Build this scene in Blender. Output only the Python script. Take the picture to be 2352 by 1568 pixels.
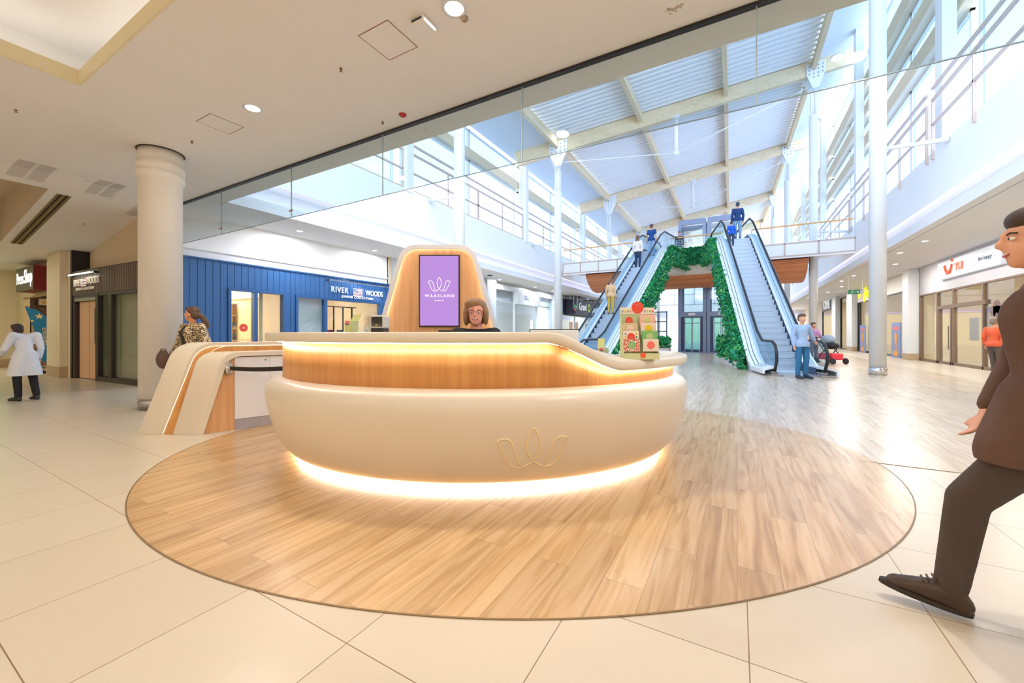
import bpy, bmesh, math, random
from mathutils import Vector, Matrix, Euler
random.seed(7)
PI = math.pi
SC = bpy.context.scene
COL = SC.collection
for _o in list(bpy.data.objects): bpy.data.objects.remove(_o)

# ---------------------------------------------------------------- camera
YAW = math.radians(29.5)
cS, cC = math.sin(YAW), math.cos(YAW)
CAMH = 1.2
cam = bpy.data.cameras.new('camera'); cam.lens = 14.0; cam.sensor_width = 36.0
cam.shift_y = -18.0 / 2352.0; cam.clip_start = 0.05; cam.clip_end = 400
camo = bpy.data.objects.new('camera', cam); COL.objects.link(camo)
camo.location = (0, 0, CAMH); camo.rotation_euler = (PI / 2, 0, YAW)
SC.camera = camo

# ---------------------------------------------------------------- view + world
SC.view_settings.view_transform = 'Standard'
SC.view_settings.look = 'None'
SC.view_settings.gamma = 1.0
SC.view_settings.use_curve_mapping = False
SC.view_settings.exposure = 0.0
SC.cycles.max_bounces = 9
SC.cycles.diffuse_bounces = 5
SC.cycles.use_adaptive_sampling = True
SC.cycles.adaptive_threshold = 0.02
SC.cycles.use_denoising = True
SC.cycles.transparent_max_bounces = 24
SC.cycles.sample_clamp_indirect = 6.0
SC.cycles.caustics_reflective = False
SC.cycles.caustics_refractive = False
SKY_STRENGTH = 4.7
wd = bpy.data.worlds.new('sky'); SC.world = wd; wd.use_nodes = True
wn = wd.node_tree.nodes; wl = wd.node_tree.links
bg = wn['Background']
tc = wn.new('ShaderNodeTexCoord'); sx = wn.new('ShaderNodeSeparateXYZ'); rp = wn.new('ShaderNodeValToRGB')
wl.new(tc.outputs['Generated'], sx.inputs[0]); wl.new(sx.outputs['Z'], rp.inputs[0])
rp.color_ramp.elements[0].position = 0.0; rp.color_ramp.elements[0].color = (0.94, 0.97, 1.0, 1)
rp.color_ramp.elements[1].position = 0.75; rp.color_ramp.elements[1].color = (0.66, 0.83, 1.0, 1)
wl.new(rp.outputs[0], bg.inputs['Color']); bg.inputs['Strength'].default_value = SKY_STRENGTH

# tuning constants for the lamps of the place
DOWNLIGHT_W = 54.0      # downlights in the warm foreground ceiling
SOFFIT_W = 70.0         # downlights under the galleries
COVE_E = 7.0            # LED strips of the ceiling coffer
DESK_LED = 19.0         # LED strips of the desk
SHOP_W = 200.0           # lamps inside the shops

# ---------------------------------------------------------------- colours and materials
def lin(h):
    h = h.lstrip('#'); out = []
    for i in (0, 2, 4):
        c = int(h[i:i + 2], 16) / 255.0
        out.append(c / 12.92 if c <= 0.04045 else ((c + 0.055) / 1.055) ** 2.4)
    return tuple(out) + (1.0,)
MATS = {}
def mat(name, color='#cccccc', rough=0.5, metal=0.0, emit=0.0, ecol=None, spec=0.5, bump=0.0, bscale=60.0, var=0.0, vscale=4.0, coat=0.0, alpha=None):
    if name in MATS: return MATS[name]
    m = bpy.data.materials.new(name); m.use_nodes = True
    nt = m.node_tree; n = nt.nodes; l = nt.links; b = n['Principled BSDF']
    c = lin(color) if isinstance(color, str) else tuple(color) + (1.0,)
    b.inputs['Base Color'].default_value = c
    b.inputs['Roughness'].default_value = rough; b.inputs['Metallic'].default_value = metal
    b.inputs['Specular IOR Level'].default_value = spec
    b.inputs['Coat Weight'].default_value = coat
    if emit:
        b.inputs['Emission Color'].default_value = lin(ecol) if isinstance(ecol, str) else ((tuple(ecol) + (1.0,)) if ecol else c)
        b.inputs['Emission Strength'].default_value = emit
    if var or bump:
        t = n.new('ShaderNodeTexCoord'); no = n.new('ShaderNodeTexNoise'); no.inputs['Scale'].default_value = vscale if var else bscale
        no.inputs['Detail'].default_value = 6
        l.new(t.outputs['Object'], no.inputs['Vector'])
        if var:
            mr = n.new('ShaderNodeMapRange'); mr.inputs['To Min'].default_value = 1 - var; mr.inputs['To Max'].default_value = 1 + var
            l.new(no.outputs['Fac'], mr.inputs['Value'])
            mx = n.new('ShaderNodeMix'); mx.data_type = 'RGBA'; mx.blend_type = 'MULTIPLY'; mx.inputs[0].default_value = 1
            mx.inputs[6].default_value = c; l.new(mr.outputs[0], mx.inputs[7]); l.new(mx.outputs[2], b.inputs['Base Color'])
        if bump:
            n2 = n.new('ShaderNodeTexNoise'); n2.inputs['Scale'].default_value = bscale; l.new(t.outputs['Object'], n2.inputs['Vector'])
            bu = n.new('ShaderNodeBump'); bu.inputs['Strength'].default_value = bump; bu.inputs['Distance'].default_value = 0.01
            l.new(n2.outputs['Fac'], bu.inputs['Height']); l.new(bu.outputs[0], b.inputs['Normal'])
    MATS[name] = m; return m
def mat_emit(name, color, strength):
    if name in MATS: return MATS[name]
    m = bpy.data.materials.new(name); m.use_nodes = True; nt = m.node_tree; nt.nodes.clear()
    e = nt.nodes.new('ShaderNodeEmission'); o = nt.nodes.new('ShaderNodeOutputMaterial')
    e.inputs[0].default_value = lin(color) if isinstance(color, str) else tuple(color) + (1.0,)
    e.inputs[1].default_value = strength; nt.links.new(e.outputs[0], o.inputs[0])
    MATS[name] = m; return m
def mat_glass(name, tint='#f2f8fa', refl=0.10, rough=0.0):
    if name in MATS: return MATS[name]
    m = bpy.data.materials.new(name); m.use_nodes = True; nt = m.node_tree; nt.nodes.clear(); N = nt.nodes.new
    tr = N('ShaderNodeBsdfTransparent'); gl = N('ShaderNodeBsdfGlossy'); mx = N('ShaderNodeMixShader'); o = N('ShaderNodeOutputMaterial')
    lw = N('ShaderNodeLayerWeight'); lw.inputs[0].default_value = 0.25; mr = N('ShaderNodeMapRange')
    mr.inputs['To Min'].default_value = refl * 0.5; mr.inputs['To Max'].default_value = min(1, refl * 2.2)
    nt.links.new(lw.outputs['Facing'], mr.inputs['Value']); nt.links.new(mr.outputs[0], mx.inputs[0])
    tr.inputs[0].default_value = lin(tint); gl.inputs['Roughness'].default_value = rough
    nt.links.new(tr.outputs[0], mx.inputs[1]); nt.links.new(gl.outputs[0], mx.inputs[2]); nt.links.new(mx.outputs[0], o.inputs[0])
    MATS[name] = m; return m
def mat_wood(name, c1, c2, axis='Z', rough=0.4, scale=1.0, coat=0.0):
    """veneer with grain along one local axis"""
    if name in MATS: return MATS[name]
    m = bpy.data.materials.new(name); m.use_nodes = True; nt = m.node_tree; n = nt.nodes; l = nt.links; b = n['Principled BSDF']
    t = n.new('ShaderNodeTexCoord'); mp = n.new('ShaderNodeMapping')
    s = {'X': (0.9, 26, 26), 'Y': (26, 0.9, 26), 'Z': (26, 26, 0.9)}[axis]
    mp.inputs['Scale'].default_value = tuple(v * scale for v in s)
    no = n.new('ShaderNodeTexNoise'); no.inputs['Scale'].default_value = 1.0; no.inputs['Detail'].default_value = 5; no.inputs['Distortion'].default_value = 0.6
    l.new(t.outputs['Object'], mp.inputs[0]); l.new(mp.outputs[0], no.inputs['Vector'])
    mp2 = n.new('ShaderNodeMapping'); mp2.inputs['Scale'].default_value = tuple(v * scale * 0.16 for v in s)
    n2 = n.new('ShaderNodeTexNoise'); n2.inputs['Scale'].default_value = 1.0; n2.inputs['Detail'].default_value = 3; n2.inputs['Distortion'].default_value = 1.5
    l.new(t.outputs['Object'], mp2.inputs[0]); l.new(mp2.outputs[0], n2.inputs['Vector'])
    ad = n.new('ShaderNodeMath'); ad.operation = 'ADD'; l.new(no.outputs['Fac'], ad.inputs[0]); l.new(n2.outputs['Fac'], ad.inputs[1])
    r = n.new('ShaderNodeValToRGB'); r.color_ramp.elements[0].position = 0.72; r.color_ramp.elements[1].position = 1.25
    dv = n.new('ShaderNodeMath'); dv.operation = 'MULTIPLY'; dv.inputs[1].default_value = 1.0
    l.new(ad.outputs[0], dv.inputs[0])
    mr = n.new('ShaderNodeMapRange'); mr.inputs['From Min'].default_value = 0.7; mr.inputs['From Max'].default_value = 1.3
    l.new(dv.outputs[0], mr.inputs['Value']); l.new(mr.outputs[0], r.inputs[0])
    r.color_ramp.elements[0].position = 0.0; r.color_ramp.elements[1].position = 1.0
    r.color_ramp.elements[0].color = lin(c2); r.color_ramp.elements[1].color = lin(c1)
    l.new(r.outputs[0], b.inputs['Base Color']); b.inputs['Roughness'].default_value = rough; b.inputs['Coat Weight'].default_value = coat
    MATS[name] = m; return m

# ---------------------------------------------------------------- mesh builder
class MB:
    def __init__(self): self.bm = bmesh.new(); self.M = Matrix.Identity(4); self.mi = 0
    def v(self, *ps): return [self.bm.verts.new(self.M @ Vector(p)) for p in ps]
    def f(self, vs, smooth=False):
        try: fa = self.bm.faces.new(vs)
        except ValueError: return None
        fa.material_index = self.mi; fa.smooth = smooth; return fa
    def box(self, x0, x1, y0, y1, z0, z1):
        a = self.v((x0, y0, z0), (x1, y0, z0), (x1, y1, z0), (x0, y1, z0), (x0, y0, z1), (x1, y0, z1), (x1, y1, z1), (x0, y1, z1))
        for q in ((0, 3, 2, 1), (4, 5, 6, 7), (0, 1, 5, 4), (1, 2, 6, 5), (2, 3, 7, 6), (3, 0, 4, 7)): self.f([a[i] for i in q])
        return self
    def cbox(self, c, s): return self.box(c[0] - s[0] / 2, c[0] + s[0] / 2, c[1] - s[1] / 2, c[1] + s[1] / 2, c[2] - s[2] / 2, c[2] + s[2] / 2)
    def quad(self, a, b, c, d): self.f(self.v(a, b, c, d)); return self
    def bar(self, p0, p1, w, h, up=(0, 0, 1)):
        p0, p1 = Vector(p0), Vector(p1); d = (p1 - p0).normalized(); u = Vector(up)
        if abs(d.dot(u)) > .98: u = Vector((1, 0, 0))
        s = d.cross(u).normalized(); u = s.cross(d).normalized()
        vs = []
        for p in (p0, p1):
            for a, b in ((-1, -1), (1, -1), (1, 1), (-1, 1)): vs += self.v(p + s * a * w / 2 + u * b * h / 2)
        for i in range(4): self.f([vs[i], vs[(i + 1) % 4], vs[4 + (i + 1) % 4], vs[4 + i]])
        self.f(vs[3::-1]); self.f(vs[4:]); return self
    def cone(self, p0, p1, r0, r1=None, n=16, caps=True):
        r1 = r0 if r1 is None else r1
        p0, p1 = Vector(p0), Vector(p1); d = (p1 - p0).normalized()
        u = Vector((0, 0, 1)) if abs(d.z) < .95 else Vector((1, 0, 0))
        s = d.cross(u).normalized(); u = s.cross(d).normalized(); A = []; B = []
        for i in range(n):
            t = 2 * PI * i / n; e = s * math.cos(t) + u * math.sin(t)
            A += self.v(p0 + e * r0); B += self.v(p1 + e * r1)
        for i in range(n): self.f([A[i], A[(i + 1) % n], B[(i + 1) % n], B[i]], True)
        if caps: self.f(A[::-1]); self.f(B)
        return self
    def tube(self, pts, r, n=8, closed=False):
        pts = [Vector(p) for p in pts]; N = len(pts); rings = []
        rr = r if isinstance(r, (list, tuple)) else [r] * N
        prev = None
        for i, p in enumerate(pts):
            a = pts[i - 1] if (i or closed) else p; b = pts[(i + 1) % N] if (i < N - 1 or closed) else p
            d = (b - a).normalized()
            if prev is None:
                u = Vector((0, 0, 1)) if abs(d.z) < .9 else Vector((1, 0, 0))
            else: u = prev
            s = d.cross(u)
            if s.length < 1e-5: s = d.cross(Vector((1, 0.3, 0)))
            s.normalize(); u = s.cross(d).normalized(); prev = u
            rings.append([self.v(p + (s * math.cos(2 * PI * k / n) + u * math.sin(2 * PI * k / n)) * rr[i])[0] for k in range(n)])
        for i in range(N if closed else N - 1):
            A, B = rings[i], rings[(i + 1) % N]
            for k in range(n): self.f([A[k], A[(k + 1) % n], B[(k + 1) % n], B[k]], True)
        if not closed: self.f(rings[0][::-1]); self.f(rings[-1])
        return self
    def lathe(self, prof, c=(0, 0, 0), n=32, cap=True):
        rings = []
        for r, z in prof:
            rings.append([self.v((c[0] + r * math.cos(2 * PI * k / n), c[1] + r * math.sin(2 * PI * k / n), c[2] + z))[0] for k in range(n)])
        for A, B in zip(rings, rings[1:]):
            for k in range(n): self.f([A[k], A[(k + 1) % n], B[(k + 1) % n], B[k]], True)
        if cap: self.f(rings[0][::-1]); self.f(rings[-1])
        return self
    def prism(self, poly, z0, z1, smooth=False):
        A = self.v(*[(p[0], p[1], z0) for p in poly]); B = self.v(*[(p[0], p[1], z1) for p in poly]); n = len(poly)
        for i in range(n): self.f([A[i], A[(i + 1) % n], B[(i + 1) % n], B[i]], smooth)
        self.f(A[::-1]); self.f(B); return self
    def sph(self, c, r, seg=16, rings=10):
        rx, ry, rz = r if isinstance(r, (list, tuple)) else (r, r, r); R = []
        for i in range(1, rings):
            t = PI * i / rings
            R.append([self.v((c[0] + rx * math.sin(t) * math.cos(2 * PI * k / seg), c[1] + ry * math.sin(t) * math.sin(2 * PI * k / seg), c[2] + rz * math.cos(t)))[0] for k in range(seg)])
        a = self.v((c[0], c[1], c[2] + rz))[0]; b = self.v((c[0], c[1], c[2] - rz))[0]
        for k in range(seg):
            self.f([a, R[0][k], R[0][(k + 1) % seg]], True); self.f([b, R[-1][(k + 1) % seg], R[-1][k]], True)
        for A, B in zip(R, R[1:]):
            for k in range(seg): self.f([A[k], B[k], B[(k + 1) % seg], A[(k + 1) % seg]], True)
        return self
    def capsule(self, p0, r0, p1, r1, n=12):
        self.cone(p0, p1, r0, r1, n); self.sph(p0, r0, n, 8); self.sph(p1, r1, n, 8); return self
    def done(self, name, m, parent=None, bevel=0.0, fix=True, seg=2):
        if fix: bmesh.ops.recalc_face_normals(self.bm, faces=self.bm.faces[:])
        me = bpy.data.meshes.new(name); self.bm.to_mesh(me); self.bm.free()
        for x in (m if isinstance(m, (list, tuple)) else [m]): me.materials.append(x)
        o = bpy.data.objects.new(name, me); COL.objects.link(o)
        if parent is not None: o.parent = parent
        if bevel:
            b = o.modifiers.new('bevel', 'BEVEL'); b.width = bevel; b.segments = seg; b.limit_method = 'ANGLE'
        return o
def S(o, kind='structure'): o['kind'] = kind; return o
def tag(o, label, cat, group=None):
    o['label'] = label; o['category'] = cat
    if group: o['group'] = group
    return o
def root(name, label, cat, loc=(0, 0, 0), rz=0.0, group=None):
    o = bpy.data.objects.new(name, None); COL.objects.link(o); o.location = loc; o.rotation_euler = (0, 0, rz)
    o.empty_display_size = 0.1
    return tag(o, label, cat, group)
def dup(r, loc=None, rz=None, label=None, group=None):
    n = r.copy(); COL.objects.link(n)
    if loc is not None: n.location = loc
    if rz is not None: n.rotation_euler = (0, 0, rz)
    if label: n['label'] = label
    if group: n['group'] = group
    for ch in list(r.children):
        c = ch.copy(); COL.objects.link(c); c.parent = n
        for g in list(ch.children):
            d = g.copy(); COL.objects.link(d); d.parent = c
    return n
def WL(lat, d, z=0.0): return Vector((-cS * d + cC * lat, cC * d + cS * lat, z))   # a spot to the right of / ahead of the viewpoint
ORD = ['first', 'second', 'third', 'fourth', 'fifth', 'sixth', 'seventh', 'eighth', 'ninth', 'tenth', 'eleventh', 'twelfth', 'thirteenth', 'fourteenth', 'fifteenth', 'sixteenth']
FACE_PX = Matrix(((0, 0, 1), (1, 0, 0), (0, 1, 0))).to_4x4()      # sign on a wall that looks towards +X
FACE_MX = Matrix(((0, 0, -1), (-1, 0, 0), (0, 1, 0))).to_4x4()    # ... towards -X
FACE_MY = Matrix(((1, 0, 0), (0, 0, -1), (0, 1, 0))).to_4x4()     # ... towards -Y
def text(s, size, m, parent, loc, face, depth=0.01, name='lettering', spacing=1.0, sx=1.0, align='CENTER', bold=0.0):
    cu = bpy.data.curves.new(name, 'FONT'); cu.body = s; cu.size = size; cu.extrude = depth / 2; cu.align_x = align; cu.align_y = 'CENTER'
    cu.space_character = spacing; cu.offset = bold; cu.resolution_u = 3
    t = bpy.data.objects.new('tmp_text', cu); COL.objects.link(t)
    dg = bpy.context.evaluated_depsgraph_get(); dg.update()
    me = bpy.data.meshes.new_from_object(t.evaluated_get(dg)); bpy.data.objects.remove(t); bpy.data.curves.remove(cu)
    me.materials.clear(); me.materials.append(m); me.name = name
    o = bpy.data.objects.new(name, me); COL.objects.link(o); o.parent = parent
    o.matrix_local = Matrix.Translation(loc) @ face @ Matrix.Diagonal((sx, 1, 1, 1))
    return o
def lamp(name, kind, loc, energy, color=(1, 1, 1), size=0.2, rot=(0, 0, 0), parent=None, size_y=None, spread=None):
    l = bpy.data.lights.new(name, kind); l.energy = energy; l.color = color
    if kind == 'AREA':
        l.size = size
        if size_y: l.shape = 'RECTANGLE'; l.size_y = size_y
        else: l.shape = 'DISK'
        if spread: l.spread = spread
    elif kind in ('POINT', 'SPOT'): l.shadow_soft_size = size
    o = bpy.data.objects.new(name, l); COL.objects.link(o); o.location = loc; o.rotation_euler = rot
    if parent is not None: o.parent = parent
    return o
WARM = (1.0, 0.88, 0.73); NEUT = (1.0, 0.93, 0.84); COOL = (0.92, 0.96, 1.0)

# ---------------------------------------------------------------- shared materials
m_white = mat('white_plaster', '#efeff0', 0.55)
m_ceil = mat('ceiling_plaster', '#f2efed', 0.8, var=0.015, vscale=1.2)
m_soffit = mat('soffit_plaster', '#f3f3f5', 0.6)
m_fascia = mat('fascia_plaster', '#eef1f4', 0.6)
m_steelw = mat('white_painted_steel', '#e8ecf0', 0.35)
m_solid = mat('white_solid_surface', '#dfd5c4', 0.32, coat=0.15)
m_rail = mat('beige_rail_paint', '#cbb8ae', 0.45)
m_glulam = mat_wood('glulam_timber', '#f2e2c6', '#e2c9a0', 'X', 0.6, 0.5)
m_oak = mat_wood('oak_veneer', '#d39b56', '#bd8042', 'Z', 0.38)
m_oak2 = mat_wood('kiosk_oak_veneer', '#dcae7e', '#c78f5e', 'Z', 0.42)
m_black = mat('black_plastic', '#141417', 0.4)
m_dark = mat('dark_metal', '#2c2b30', 0.4, 0.3)
m_bronze = mat('dark_brown_frame', '#3a302b', 0.45)
m_chrome = mat('chrome', '#d8d8dc', 0.12, 1.0)
m_steel = mat('brushed_steel', '#a9a5a6', 0.35, 0.8)
m_glass = mat_glass('clear_glass')
m_bglass = mat_glass('smoke_baffle_glass', '#eaf0f1', 0.05)
m_skyglass = mat_glass('window_glass', '#d0e0f4', 0.05)
m_led = mat_emit('warm_led', (1.0, 0.96, 0.92), DESK_LED)
m_lens = mat_emit('downlight_lens', (1.0, 0.96, 0.88), 14)
m_cove = mat_emit('cove_led', (1.0, 0.9, 0.75), COVE_E)
m_fled = mat_emit('fascia_led', (1.0, 0.93, 0.85), 6.0)
m_violet = mat_emit('violet_led', (0.42, 0.36, 1.0), 3.2)
m_groove = mat('dark_gap', '#3c3a3c', 0.8)
# ================================================================ FLOOR
def floor_tile_mat():
    m = bpy.data.materials.new('cream_floor_tile'); m.use_nodes = True; nt = m.node_tree; n = nt.nodes; l = nt.links; b = n['Principled BSDF']
    t = n.new('ShaderNodeTexCoord'); mp = n.new('ShaderNodeMapping'); mp.inputs['Location'].default_value = (0.64, -0.365, 0)
    br = n.new('ShaderNodeTexBrick'); br.offset = 0.0; br.squash = 1.0
    br.inputs['Color1'].default_value = lin('#d8cdbb'); br.inputs['Color2'].default_value = lin('#d4c8b5'); br.inputs['Mortar'].default_value = lin('#8d7355')
    br.inputs['Scale'].default_value = 1.0; br.inputs['Brick Width'].default_value = 0.678; br.inputs['Row Height'].default_value = 0.663
    br.inputs['Mortar Size'].default_value = 0.0022; br.inputs['Mortar Smooth'].default_value = 0.1
    l.new(t.outputs['Object'], mp.inputs[0]); l.new(mp.outputs[0], br.inputs['Vector'])
    no = n.new('ShaderNodeTexNoise'); no.inputs['Scale'].default_value = 1.6; no.inputs['Detail'].default_value = 8
    l.new(t.outputs['Object'], no.inputs['Vector'])
    mr = n.new('ShaderNodeMapRange'); mr.inputs['To Min'].default_value = 0.95; mr.inputs['To Max'].default_value = 1.03; l.new(no.outputs['Fac'], mr.inputs['Value'])
    mx = n.new('ShaderNodeMix'); mx.data_type = 'RGBA'; mx.blend_type = 'MULTIPLY'; mx.inputs[0].default_value = 1
    l.new(br.outputs['Color'], mx.inputs[6]); l.new(mr.outputs[0], mx.inputs[7]); l.new(mx.outputs[2], b.inputs['Base Color'])
    b.inputs['Roughness'].default_value = 0.28; b.inputs['Specular IOR Level'].default_value = 0.4
    return m
def plank_mat(name, ca, cb, cc, cj):
    m = bpy.data.materials.new(name); m.use_nodes = True; nt = m.node_tree; n = nt.nodes; l = nt.links; b = n['Principled BSDF']
    t = n.new('ShaderNodeTexCoord'); mp = n.new('ShaderNodeMapping'); mp.inputs['Rotation'].default_value = (0, 0, -PI / 2)
    br = n.new('ShaderNodeTexBrick'); br.offset = 0.37; br.offset_frequency = 2; br.squash = 1.0
    br.inputs['Color1'].default_value = (0, 0, 0, 1); br.inputs['Color2'].default_value = (1, 1, 1, 1); br.inputs['Mortar'].default_value = (0.5, 0.5, 0.5, 1)
    br.inputs['Scale'].default_value = 1.0; br.inputs['Brick Width'].default_value = 1.18; br.inputs['Row Height'].default_value = 0.19
    br.inputs['Mortar Size'].default_value = 0.0012; br.inputs['Mortar Smooth'].default_value = 0.1
    l.new(t.outputs['Object'], mp.inputs[0]); l.new(mp.outputs[0], br.inputs['Vector'])
    # per-plank offset of the grain
    sc = n.new('ShaderNodeMix'); sc.data_type = 'RGBA'; sc.blend_type = 'ADD'; sc.inputs[0].default_value = 1.0
    ml = n.new('ShaderNodeVectorMath'); ml.operation = 'SCALE'; ml.inputs['Scale'].default_value = 7.3; l.new(br.outputs['Color'], ml.inputs[0])
    av = n.new('ShaderNodeVectorMath'); av.operation = 'ADD'; l.new(t.outputs['Object'], av.inputs[0]); l.new(ml.outputs[0], av.inputs[1])
    mg = n.new('ShaderNodeMapping'); mg.inputs['Scale'].default_value = (16, 1.1, 1); l.new(av.outputs[0], mg.inputs[0])
    no = n.new('ShaderNodeTexNoise'); no.inputs['Scale'].default_value = 1.0; no.inputs['Detail'].default_value = 7; no.inputs['Distortion'].default_value = 1.2
    l.new(mg.outputs[0], no.inputs['Vector'])
    r = n.new('ShaderNodeValToRGB'); e = r.color_ramp.elements
    e[0].position = 0.28; e[0].color = lin(ca); e[1].position = 0.62; e[1].color = lin(cc)
    x = e.new(0.45); x.color = lin(cb); l.new(no.outputs['Fac'], r.inputs[0])
    tone = n.new('ShaderNodeMapRange'); tone.inputs['To Min'].default_value = 0.9; tone.inputs['To Max'].default_value = 1.08
    l.new(br.outputs['Color'], tone.inputs['Value'])
    mx = n.new('ShaderNodeMix'); mx.data_type = 'RGBA'; mx.blend_type = 'MULTIPLY'; mx.inputs[0].default_value = 1
    l.new(r.outputs[0], mx.inputs[6]); l.new(tone.outputs[0], mx.inputs[7])
    mo = n.new('ShaderNodeMix'); mo.data_type = 'RGBA'; mo.inputs[7].default_value = lin(cj); l.new(br.outputs['Fac'], mo.inputs[0]); l.new(mx.outputs[2], mo.inputs[6])
    l.new(mo.outputs[2], b.inputs['Base Color']); b.inputs['Roughness'].default_value = 0.36; b.inputs['Specular IOR Level'].default_value = 0.5; b.inputs['Coat Weight'].default_value = 0.6; b.inputs['Coat Roughness'].default_value = 0.22
    bu = n.new('ShaderNodeBump'); bu.inputs['Strength'].default_value = 0.08; bu.inputs['Distance'].default_value = 0.004
    l.new(no.outputs['Fac'], bu.inputs['Height']); l.new(bu.outputs[0], b.inputs['Normal'])
    return m
m_tile = floor_tile_mat(); m_plank = plank_mat('oak_floor_planks', '#a88355', '#c39d6c', '#d3b286', '#8d6f4a'); m_plank_daylit = plank_mat('daylit_floor_planks', '#b0977b', '#c8b298', '#d8c6b2', '#958068')  # hall planks are a paler copy, with daylight put into the colour
b = MB(); b.box(-30, 12, -9, 66, -0.2, 0.0); S(b.done('floor', m_tile))
# wooden inlay: an oval round the desk, then a broad path down the hall
EC = (0.06, 4.5); EA, EB = 3.47, 2.83
def oval(n, a0, a1): return [WL(EC[0] + EA * math.cos(a0 + (a1 - a0) * i / n), EC[1] + EB * math.sin(a0 + (a1 - a0) * i / n)) for i in range(n + 1)]
b = MB()
b.prism([(p.x, p.y) for p in oval(120, 0, 2 * PI)[:-1]], -0.002, 0.003)
S(b.done('floor_wood_oval', m_plank))
b = MB(); b.box(-8.6, 5.3, 4.88, 60, -0.002, 0.0024); S(b.done('floor_wood_path', m_plank_daylit))
b = MB()
ov = [p for p in oval(160, 0, 2 * PI)]
for p, q in zip(ov, ov[1:]):
    if not (p.y > 4.9 and p.x > -8): b.bar((p.x, p.y, 0.0025), (q.x, q.y, 0.0025), 0.008, 0.004)
b.bar((1.0, 4.88, 0.0025), (5.3, 4.88, 0.0025), 0.008, 0.004)
S(b.done('trim_1', mat('brass_floor_strip', '#8c7250', 0.45, 0.3)))

# ================================================================ CEILINGS OVER THE FOREGROUND
CZ = 4.15
CX0, CX1, CY0, CY1 = -6.79, 1.6, -3.2, 1.58          # coffer opening
b = MB()
T = 0.17
b.box(-11.0, CX0, -9, 4.62, CZ, CZ + T); b.box(CX0, CX1, CY1, 4.62, CZ, CZ + T); b.box(CX0, CX1, -9, CY0, CZ, CZ + T); b.box(CX1, 12, -9, 4.62, CZ, CZ + T)
S(b.done('ceiling', m_ceil))
b = MB(); b.box(-30, 12, -9, 4.62, CZ + 1.0, CZ + 1.1); S(b.done('ceiling_sky_block', m_white))  # unseen plate added above the coffer to block the sky
# coffer: cream upstand, LED strip on the ledge, raised white lid
b = MB(); u = T
b.box(CX0 - .004, CX1 + .004, CY1 - .004, CY1 + .02, CZ - .002, CZ + u); b.box(CX0 - .004, CX1 + .004, CY0 - .02, CY0 + .004, CZ - .002, CZ + u)
b.box(CX0 - .02, CX0 + .004, CY0, CY1, CZ - .002, CZ + u); b.box(CX1 - .004, CX1 + .02, CY0, CY1, CZ - .002, CZ + u)
S(b.done('trim_2', mat('coffer_edge_cream', '#eadfbd', 0.6)))
b = MB(); k = 0.75
b.box(CX0 - k, CX1 + k, CY1 + k, CY1 + k + .02, CZ + T, CZ + .75); b.box(CX0 - k, CX1 + k, CY0 - k - .02, CY0 - k, CZ + T, CZ + .75)
b.box(CX0 - k - .02, CX0 - k, CY0 - k, CY1 + k, CZ + T, CZ + .75); b.box(CX1 + k, CX1 + k + .02, CY0 - k, CY1 + k, CZ + T, CZ + .75)
b.box(CX0 - k, CX1 + k, CY0 - k, CY1 + k, CZ + .7, CZ + .75)
S(b.done('ceiling_coffer', m_white))
b = MB(); z = CZ + T; g = .3
b.box(CX0 - g, CX1 + g, CY1 + g, CY1 + g + .05, z, z + .02); b.box(CX0 - g, CX1 + g, CY0 - g - .05, CY0 - g, z, z + .02)
b.box(CX0 - g - .05, CX0 - g, CY0, CY1, z, z + .02); b.box(CX1 + g, CX1 + g + .05, CY0, CY1, z, z + .02)
S(b.done('trim_3', m_cove))
# slotted acoustic patches
def slots(name, x0, x1, y0, y1, z, n, along='y', m=None, zs=0.0):
    b = MB()
    for i in range(n):
        if along == 'y':
            x = x0 + (x1 - x0) * (i + .5) / n; w = (x1 - x0) / n * .32; b.box(x - w / 2, x + w / 2, y0, y1, z - .003, z + .004)
        else:
            y = y0 + (y1 - y0) * (i + .5) / n; w = (y1 - y0) / n * .32; b.box(x0, x1, y - w / 2, y + w / 2, z - .003, z + .004)
    return S(b.done(name, m or mat('slot_shadow', '#b9aa98', 0.9)))
k = 4
for (x0, x1, y0, y1) in ((-6.6, -5.4, .2, .62), (-6.6, -5.4, .74, 1.16), (-5.1, -4.2, .2, .62), (-5.1, -4.2, .74, 1.16), (-6.6, -5.4, -.9, -.48), (-6.6, -5.4, -.36, .06)):
    slots('trim_%d' % k, x0, x1, y0, y1, CZ + .7, 12, 'x', mat('slot_cream', '#d6c39c', .9)); k += 1
# left corridor: the ceiling slopes gently down to the far shops
def cz(x): return CZ if x > -11 else max(3.45, CZ - (-11 - x) * 0.149)
RX, RY = -11.75, 2.32                                  # recess in the corridor ceiling
b = MB()
def cq(x0, x1, y0, y1):
    b.quad((x0, y0, cz(x0)), (x1, y0, cz(x1)), (x1, y1, cz(x1)), (x0, y1, cz(x0)))
cq(RX, -11, -9, 5.2); cq(-15.7, RX, RY, 5.2); cq(-30, -15.7, -9, 5.2); cq(-15.7, RX, -9, -2.5)
S(b.done('ceiling_corridor', m_ceil))
b = MB()
b.box(-15.7, RX, -2.5, RY, 4.45, 4.5)
b.quad((-15.7, RY, 3.45), (RX, RY, cz(RX)), (RX, RY, 4.5), (-15.7, RY, 4.5)); b.quad((RX, RY, cz(RX)), (RX, -2.5, cz(RX)), (RX, -2.5, 4.5), (RX, RY, 4.5))
b.quad((-15.7, -2.5, 3.45), (-15.7, RY, 3.45), (-15.7, RY, 4.5), (-15.7, -2.5, 4.5))
S(b.done('ceiling_recess', mat('recess_plaster', '#cfc0ab', .8)))
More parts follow.
